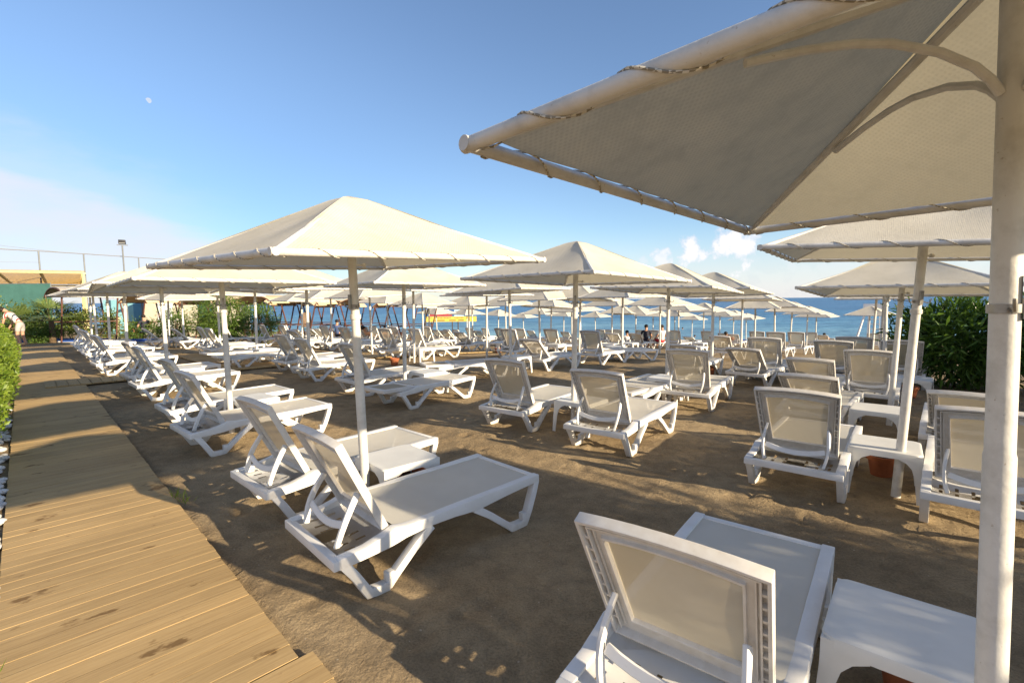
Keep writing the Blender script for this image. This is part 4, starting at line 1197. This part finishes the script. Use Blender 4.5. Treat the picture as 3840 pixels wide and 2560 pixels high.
# ------------------------------------------------------------------ people
def skin_mesh(name, J, E, mat, parent, root_j, sub=2):
    me = bpy.data.meshes.new(name); ks = list(J); ix = {k: i for i, k in enumerate(ks)}
    me.from_pydata([J[k][0] for k in ks], [(ix[a], ix[b]) for a, b in E], []); me.update()
    o = link(bpy.data.objects.new(name, me), parent); me.materials.append(mat)
    m = o.modifiers.new('skin', 'SKIN'); m.use_smooth_shade = True
    for i, k in enumerate(ks):
        r = J[k][1]; me.skin_vertices[0].data[i].radius = (r, r) if not isinstance(r, tuple) else r
        me.skin_vertices[0].data[i].use_root = (k == root_j)
    s = o.modifiers.new('sub', 'SUBSURF'); s.levels = s.render_levels = sub
    # bake so that the figure is one plain mesh
    dg = bpy.context.evaluated_depsgraph_get(); new = bpy.data.meshes.new_from_object(o.evaluated_get(dg))
    o.modifiers.clear(); old = o.data; o.data = new; bpy.data.meshes.remove(old); o.name = name
    if not new.materials: new.materials.append(mat)
    return o
def person(x, y, z, rz, pose, top, bottom, label, hair=True, hat=None):
    root = empty('person', (x, y, z), rz); tag(root, label, 'person')
    V3 = Vector
    if pose == 'bend':
        pel = V3((0, 0, .86)); ch = V3((-.26, 0, 1.20)); nk = V3((-.40, 0, 1.36)); hd = V3((-.52, 0, 1.42)); hips = [(V3((.0, s*.10, .84)), V3((-.04, s*.12, .46)), V3((.06, s*.12, .06)), V3((-.10, s*.12, .02))) for s in (-1, 1)]
        arms = [(V3((-.34, s*.19, 1.26)), V3((-.40, s*.23, .98)), V3((-.52, s*.18, .74)), V3((-.56, s*.16, .66))) for s in (-1, 1)]
    elif pose == 'sit':
        pel = V3((0, 0, .42)); ch = V3((0, -.05, .78)); nk = V3((0, -.05, .95)); hd = V3((0, -.01, 1.07)); hips = [(V3((s*.10, .02, .42)), V3((s*.13, .42, .47)), V3((s*.12, .52, .08)), V3((s*.12, .64, .04))) for s in (-1, 1)]
        arms = [(V3((s*.19, -.05, .88)), V3((s*.26, .03, .64)), V3((s*.20, .26, .52)), V3((s*.18, .33, .50))) for s in (-1, 1)]
    elif pose == 'lie':
        pel = V3((0, 0, .44)); ch = V3((0, -.34, .62)); nk = V3((0, -.48, .76)); hd = V3((0, -.55, .87)); hips = [(V3((s*.10, .05, .43)), V3((s*.11, .42, .66 if s > 0 else .48)), V3((s*.10, .74, .44)), V3((s*.10, .86, .46))) for s in (-1, 1)]
        arms = [(V3((s*.19, -.40, .70)), V3((s*.26, -.20, .52)), V3((s*.20, .02, .46)), V3((s*.18, .09, .45))) for s in (-1, 1)]
    elif pose == 'stand':
        pel = V3((0, 0, .92)); ch = V3((0, -.02, 1.28)); nk = V3((0, -.01, 1.47)); hd = V3((0, .02, 1.60)); hips = [(V3((s*.10, 0, .90)), V3((s*.11, .03, .49)), V3((s*.11, -.02, .08)), V3((s*.11, .12, .03))) for s in (-1, 1)]
        arms = [(V3((s*.19, -.02, 1.38)), V3((s*.25, -.02, 1.10)), V3((s*.24, .08, .86)), V3((s*.23, .11, .78))) for s in (-1, 1)]
    else:
        pel = V3((0, 0, -.55)); ch = V3((0, 0, -.18)); nk = V3((0, 0, .02)); hd = V3((0, .02, .14)); hips = [(V3((s*.1, 0, -.6)), V3((s*.1, .05, -1.0)), V3((s*.1, 0, -1.35)), V3((s*.1, .1, -1.4))) for s in (-1, 1)]
        arms = [(V3((s*.19, 0, -.05)), V3((s*.35, .1, -.12)), V3((s*.45, .3, -.05)), V3((s*.47, .37, -.04))) for s in (-1, 1)]
    ax = (hd-nk).normalized()
    J = {'pel': (pel, (.135, .10)), 'waist': (pel.lerp(ch, .5), (.115, .09)), 'ch': (ch, (.14, .10)), 'nk0': (ch.lerp(nk, .75), (.075, .065)), 'nk': (nk, .052), 'hd0': (hd-ax*.04, .075), 'hd': (hd+ax*.04, (.085, .095)), 'hd1': (hd+ax*.10, .065)}
    E = [('pel', 'waist'), ('waist', 'ch'), ('ch', 'nk0'), ('nk0', 'nk'), ('nk', 'hd0'), ('hd0', 'hd'), ('hd', 'hd1')]
    for i in (0, 1):
        for k, (p, r) in enumerate(zip(hips[i], (.085, .062, .040, .035))): J['l%d%d' % (i, k)] = (p, r)
        E += [('pel', 'l%d0' % i)]+[('l%d%d' % (i, k), 'l%d%d' % (i, k+1)) for k in range(3)]
        for k, (p, r) in enumerate(zip(arms[i], (.055, .042, .030, .032))): J['a%d%d' % (i, k)] = (p, r)
        E += [('nk0', 'a%d0' % i)]+[('a%d%d' % (i, k), 'a%d%d' % (i, k+1)) for k in range(3)]
    b = skin_mesh('body', J, E, M['skin'], root, 'pel', 1)
    f = 1.13
    def g(k, s=f):
        p, r = J[k]; return (p, tuple(q*s for q in r) if isinstance(r, tuple) else r*s)
    if top:
        T = {k: g(k, 1.14) for k in ('pel', 'waist', 'ch', 'nk0')}; TE = [('pel', 'waist'), ('waist', 'ch'), ('ch', 'nk0')]
        for i in (0, 1):
            a, c = arms[i][0], arms[i][1]; T['a%d0' % i] = (a, .066); T['a%ds' % i] = (a.lerp(c, .6), .056); TE += [('nk0', 'a%d0' % i), ('a%d0' % i, 'a%ds' % i)]
        skin_mesh('shirt', T, TE, top, root, 'pel', 1)
    if bottom:
        T = {'w': (pel.lerp(ch, .22), (.135, .105)), 'pel': (pel, (.155, .125))}; TE = [('w', 'pel')]
        for i in (0, 1):
            a, c = hips[i][0], hips[i][1]; T['l%d0' % i] = (a, .102); T['l%ds' % i] = (a.lerp(c, .8), .085); TE += [('pel', 'l%d0' % i), ('l%d0' % i, 'l%ds' % i)]
        skin_mesh('shorts', T, TE, bottom, root, 'pel', 1)
    if hair:
        bm = bmesh.new(); bmesh.ops.create_icosphere(bm, subdivisions=3, radius=1, matrix=Matrix.Translation(hd+ax*.075+Vector((0, -.018, 0))) @ Matrix.Diagonal((.098, .106, .092, 1)))
        obj('hair', bm, M['hair'], root)
    if hat:
        bm = bmesh.new(); lathe(bm, [(.001, .11), (.08, .09), (.105, .03), (.11, 0)], 16)
        box(bm, -.07, .07, .09, .20, -.004, .012); h_ = obj('cap', bm, hat, root); h_.location = hd+ax*.07
    return root
person(-19.55, 19.3, gz(-19.5, 19.3), R(8), 'bend', M['stripe'], M['shorts'], 'person in a striped shirt and grey shorts bending over behind the hedge', hair=True)
person(-9.36, 26, gz(-9.4, 26)+.0, R(10), 'sit', M['shirtblue'], M['shirtdark'], 'person in a blue shirt and dark cap sitting with back turned', True, M['shirtdark'])
person(-18.5, 24.4, gz(-18.5, 24.4)+.1, R(60), 'sit', M['shirtdark'], M['shirtblue'], 'person in dark clothes crouching by the pink flowers')
person(6.65, 24.0, gz(6.65, 24)-.05, R(-15), 'sit', M['shirtdark'], M['shirtdark'], 'dark haired person in dark clothes sitting beside an upright far lounger')
person(7.45, 24.1, gz(7.45, 24.1)-.05, R(20), 'sit', M['shirtwhite'], M['shirtred'], 'dark haired person in white top and red shorts sitting between far loungers')
person(5.94, 25, gz(5.94, 25)-.35, R(0), 'sit', M['shirtwhite'], M['shirtblue'], 'child in a pale top sitting low beside a far table')
person(-6.15, 21.75, gz(-6.15, 21.75)-.06, R(-42), 'lie', None, M['shirtdark'], 'sunbather lying on a far lounger with one knee raised')
person(12.2, 27.2, gz(12.2, 27.2)-.1, R(-40), 'lie', None, M['shirtred'], 'sunbather lying on a far half-reclined lounger near the water')
person(21.0, 32.4, gz(21, 32.4)-.1, R(-40), 'lie', None, M['shirtblue'], 'sunbather on the low-reclined lounger near the lifeguard chair')
person(-8.3, 33.6, gz(-8.3, 33.6)-.08, R(-40), 'lie', None, M['shirtdark'], 'sunbather on a low-reclined lounger below the sign, only the head visible')
person(23.25, 66, SEA-.02, R(20), 'swim', None, None, 'swimmer furthest out in the sea')
person(19.64, 52, SEA-.02, R(160), 'swim', None, None, 'swimmer nearest the shore with dark hair')

# ------------------------------------------------------------------ moon
def moon():
    t = NT('pale_moon'); e = t.n('ShaderNodeEmission'); e.inputs['Color'].default_value = (.62, .70, .84, 1)
    v = t.coord('Object', (.3, .3, .3)); e.inputs['Strength'].default_value = MOON
    t.l(t.mix(t.noise(v, 1.2, 3), (.50, .62, .82), (.74, .80, .90)), e.inputs['Color'])
    m = t.done(e.outputs[0])
    bm = bmesh.new(); bmesh.ops.create_uvsphere(bm, u_segments=32, v_segments=16, radius=5.0)
    bmesh.ops.bisect_plane(bm, geom=bm.verts[:]+bm.edges[:]+bm.faces[:], plane_co=(-2.2, 0, 0), plane_no=(-1, 0, 0), clear_outer=True)
    o = obj('moon', bm, m); o.location = (-716.9, 1000, 400.6)
    d = Vector(o.location).normalized(); o.rotation_euler = (0, R(-38), math.atan2(d.y, d.x)-PI/2)
    tag(o, 'pale daytime moon, just over half full, high on the left', 'moon')
SUN_AZ, SUN_EL = R(124), R(17.3)
EXPO = 1.12; SKY = .10; SUNP = 5.0; MOON = .50
moon()

# ------------------------------------------------------------------ sky, sun, camera
W = bpy.data.worlds.new('World'); S.world = W; W.use_nodes = True
nt = W.node_tree; nt.nodes.clear()
def N(t, **kw):
    n = nt.nodes.new(t)
    for k, v in kw.items(): setattr(n, k, v)
    return n
out = N('ShaderNodeOutputWorld'); bg = N('ShaderNodeBackground'); sky = N('ShaderNodeTexSky')
sky.sky_type = 'NISHITA'; sky.sun_disc = False; sky.sun_elevation = SUN_EL; sky.sun_rotation = SUN_AZ; sky.altitude = 0; sky.air_density = 1.0; sky.dust_density = .25; sky.ozone_density = 3.5
bg.inputs['Strength'].default_value = SKY
tc = N('ShaderNodeTexCoord'); DIR = tc.outputs['Generated']
def mth(op, a, b=0.0, c=None, clamp=False):
    n = N('ShaderNodeMath', operation=op, use_clamp=clamp)
    for i, v in enumerate((a, b) if c is None else (a, b, c)):
        if hasattr(v, 'links'): nt.links.new(v, n.inputs[i])
        else: n.inputs[i].default_value = v
    return n.outputs[0]
def sstep(x, a, b):
    n = N('ShaderNodeMapRange'); n.interpolation_type = 'SMOOTHSTEP'; n.inputs['From Min'].default_value = a; n.inputs['From Max'].default_value = b
    nt.links.new(x, n.inputs['Value']); return n.outputs[0]
def wnoise(scale, detail, rough, sc=(1, 1, 1), off=(0, 0, 0)):
    mp = N('ShaderNodeMapping'); mp.inputs['Scale'].default_value = sc; mp.inputs['Location'].default_value = off; nt.links.new(DIR, mp.inputs['Vector'])
    n = N('ShaderNodeTexNoise'); n.inputs['Scale'].default_value = scale; n.inputs['Detail'].default_value = detail; n.inputs['Roughness'].default_value = rough
    nt.links.new(mp.outputs[0], n.inputs['Vector']); return n.outputs['Fac']
# azimuth (right positive) and elevation of the view direction, both in radians
sep = N('ShaderNodeSeparateXYZ'); nt.links.new(DIR, sep.inputs[0])
AZ = mth('ARCTAN2', sep.outputs['X'], sep.outputs['Y']); EL = mth('ARCSINE', sep.outputs['Z'])
def blob(az, el, raz, rel, nz, amp):
    a = mth('DIVIDE', mth('SUBTRACT', AZ, az), raz); b = mth('DIVIDE', mth('SUBTRACT', EL, el), rel)
    r = mth('SQRT', mth('ADD', mth('MULTIPLY', a, a), mth('MULTIPLY', b, b)))
    return mth('ADD', mth('SUBTRACT', 1.0, r), mth('MULTIPLY', mth('SUBTRACT', nz, .5), amp))
n1 = wnoise(30, 6, .62); n2 = wnoise(11, 6, .6, (1, 1, 3)); n3 = wnoise(5, 6, .62, (1, 1, 5))
cum = None
for az, el, ra, re, sh in ((.352, .086, .040, .044, .95), (.432, .098, .050, .066, 1.0), (.408, .150, .036, .042, .95), (.298, .074, .028, .028, .8), (.262, .075, .020, .012, .55), (.445, .065, .075, .032, .42), (.62, .030, .42, .075, .55), (.85, .085, .20, .05, .40)):
    m = mth('MULTIPLY', sstep(blob(az, el, ra, re, n1, 2.4), .05, .75), sh)
    cum = m if cum is None else mth('MAXIMUM', cum, m)
# the thin veil sloping down from the left: its upper edge falls towards the right
edge = mth('ADD', .208, mth('MULTIPLY', mth('ADD', AZ, .81), -.30))
veil = sstep(mth('ADD', mth('SUBTRACT', edge, EL), mth('MULTIPLY', mth('SUBTRACT', n3, .5), .055)), -.012, .035)
veil = mth('MULTIPLY', veil, sstep(AZ, -.28, -.52)); veil = mth('MULTIPLY', veil, mth('ADD', .45, mth('MULTIPLY', n2, .55)))
edge2 = mth('ADD', edge, .06)
veil2 = mth('MULTIPLY', sstep(mth('ADD', mth('SUBTRACT', edge2, EL), mth('MULTIPLY', mth('SUBTRACT', n2, .5), .12)), -.03, .07), mth('MULTIPLY', sstep(AZ, -.40, -.75), .30))
haze_low = mth('MULTIPLY', sstep(EL, .15, -.01), mth('ADD', .22, mth('MULTIPLY', sstep(AZ, -.35, .2), .5)))
cl = mth('MAXIMUM', mth('MAXIMUM', cum, mth('MULTIPLY', veil, 1.0)), mth('MAXIMUM', veil2, haze_low), clamp=True)
mixn = N('ShaderNodeMix', data_type='RGBA'); nt.links.new(cl, mixn.inputs[0]); hs = N('ShaderNodeHueSaturation'); hs.inputs['Hue'].default_value = .502; hs.inputs['Saturation'].default_value = .95; hs.inputs['Value'].default_value = .95; nt.links.new(sky.outputs[0], hs.inputs['Color']); dk = N('ShaderNodeMix', data_type='RGBA', blend_type='MULTIPLY'); nt.links.new(mth('MULTIPLY', sstep(AZ, .1, -.5), sstep(EL, .45, .05)), dk.inputs[0]); nt.links.new(hs.outputs[0], dk.inputs[6]); dk.inputs[7].default_value = (.66, .72, .80, 1)
nt.links.new(dk.outputs[2], mixn.inputs[6])
CLOUD = 3.9
cc = N('ShaderNodeMix', data_type='RGBA'); nt.links.new(sstep(cum, .3, 1.0), cc.inputs[0]); cc.inputs[6].default_value = (CLOUD*1.02, CLOUD*1.02, CLOUD*1.14, 1); cc.inputs[7].default_value = (CLOUD*1.25, CLOUD*1.22, CLOUD*1.25, 1)
nt.links.new(cc.outputs[2], mixn.inputs[7])
nt.links.new(mixn.outputs[2], bg.inputs['Color']); nt.links.new(bg.outputs[0], out.inputs['Surface'])

sd = bpy.data.lights.new('sun', 'SUN'); sd.energy = SUNP; sd.angle = R(.53); sd.color = (1.0, .83, .58)
so = link(bpy.data.objects.new('sun', sd))
to_sun = Vector((math.sin(SUN_AZ)*math.cos(SUN_EL), math.cos(SUN_AZ)*math.cos(SUN_EL), math.sin(SUN_EL)))
so.rotation_euler = to_sun.to_track_quat('Z', 'Y').to_euler(); so.location = (20, -5, 12)

cd = bpy.data.cameras.new('camera'); cd.sensor_width = 36; cd.lens = 36*1115/2352; cd.clip_start = .05; cd.clip_end = 40000
co = link(bpy.data.objects.new('camera', cd))
pitch = math.atan2(784-688.5, 1115); roll = R(-.45)
fw = Vector((0, math.cos(pitch), -math.sin(pitch))); up0 = Vector((0, math.sin(pitch), math.cos(pitch))); r0 = Vector((1, 0, 0))
rr = r0*math.cos(roll)+up0*math.sin(roll); uu = -r0*math.sin(roll)+up0*math.cos(roll)
mw = Matrix.Identity(4)
for i in range(3): mw[i][0] = rr[i]; mw[i][1] = uu[i]; mw[i][2] = -fw[i]
mw[2][3] = 1.62
co.matrix_world = mw
S.camera = co
S.view_settings.view_transform = 'Standard'; S.view_settings.look = 'None'; S.view_settings.gamma = 1; S.view_settings.exposure = EXPO
S.cycles.max_bounces = 7; S.cycles.transparent_max_bounces = 12; S.cycles.diffuse_bounces = 3; S.cycles.glossy_bounces = 2; S.cycles.transmission_bounces = 4
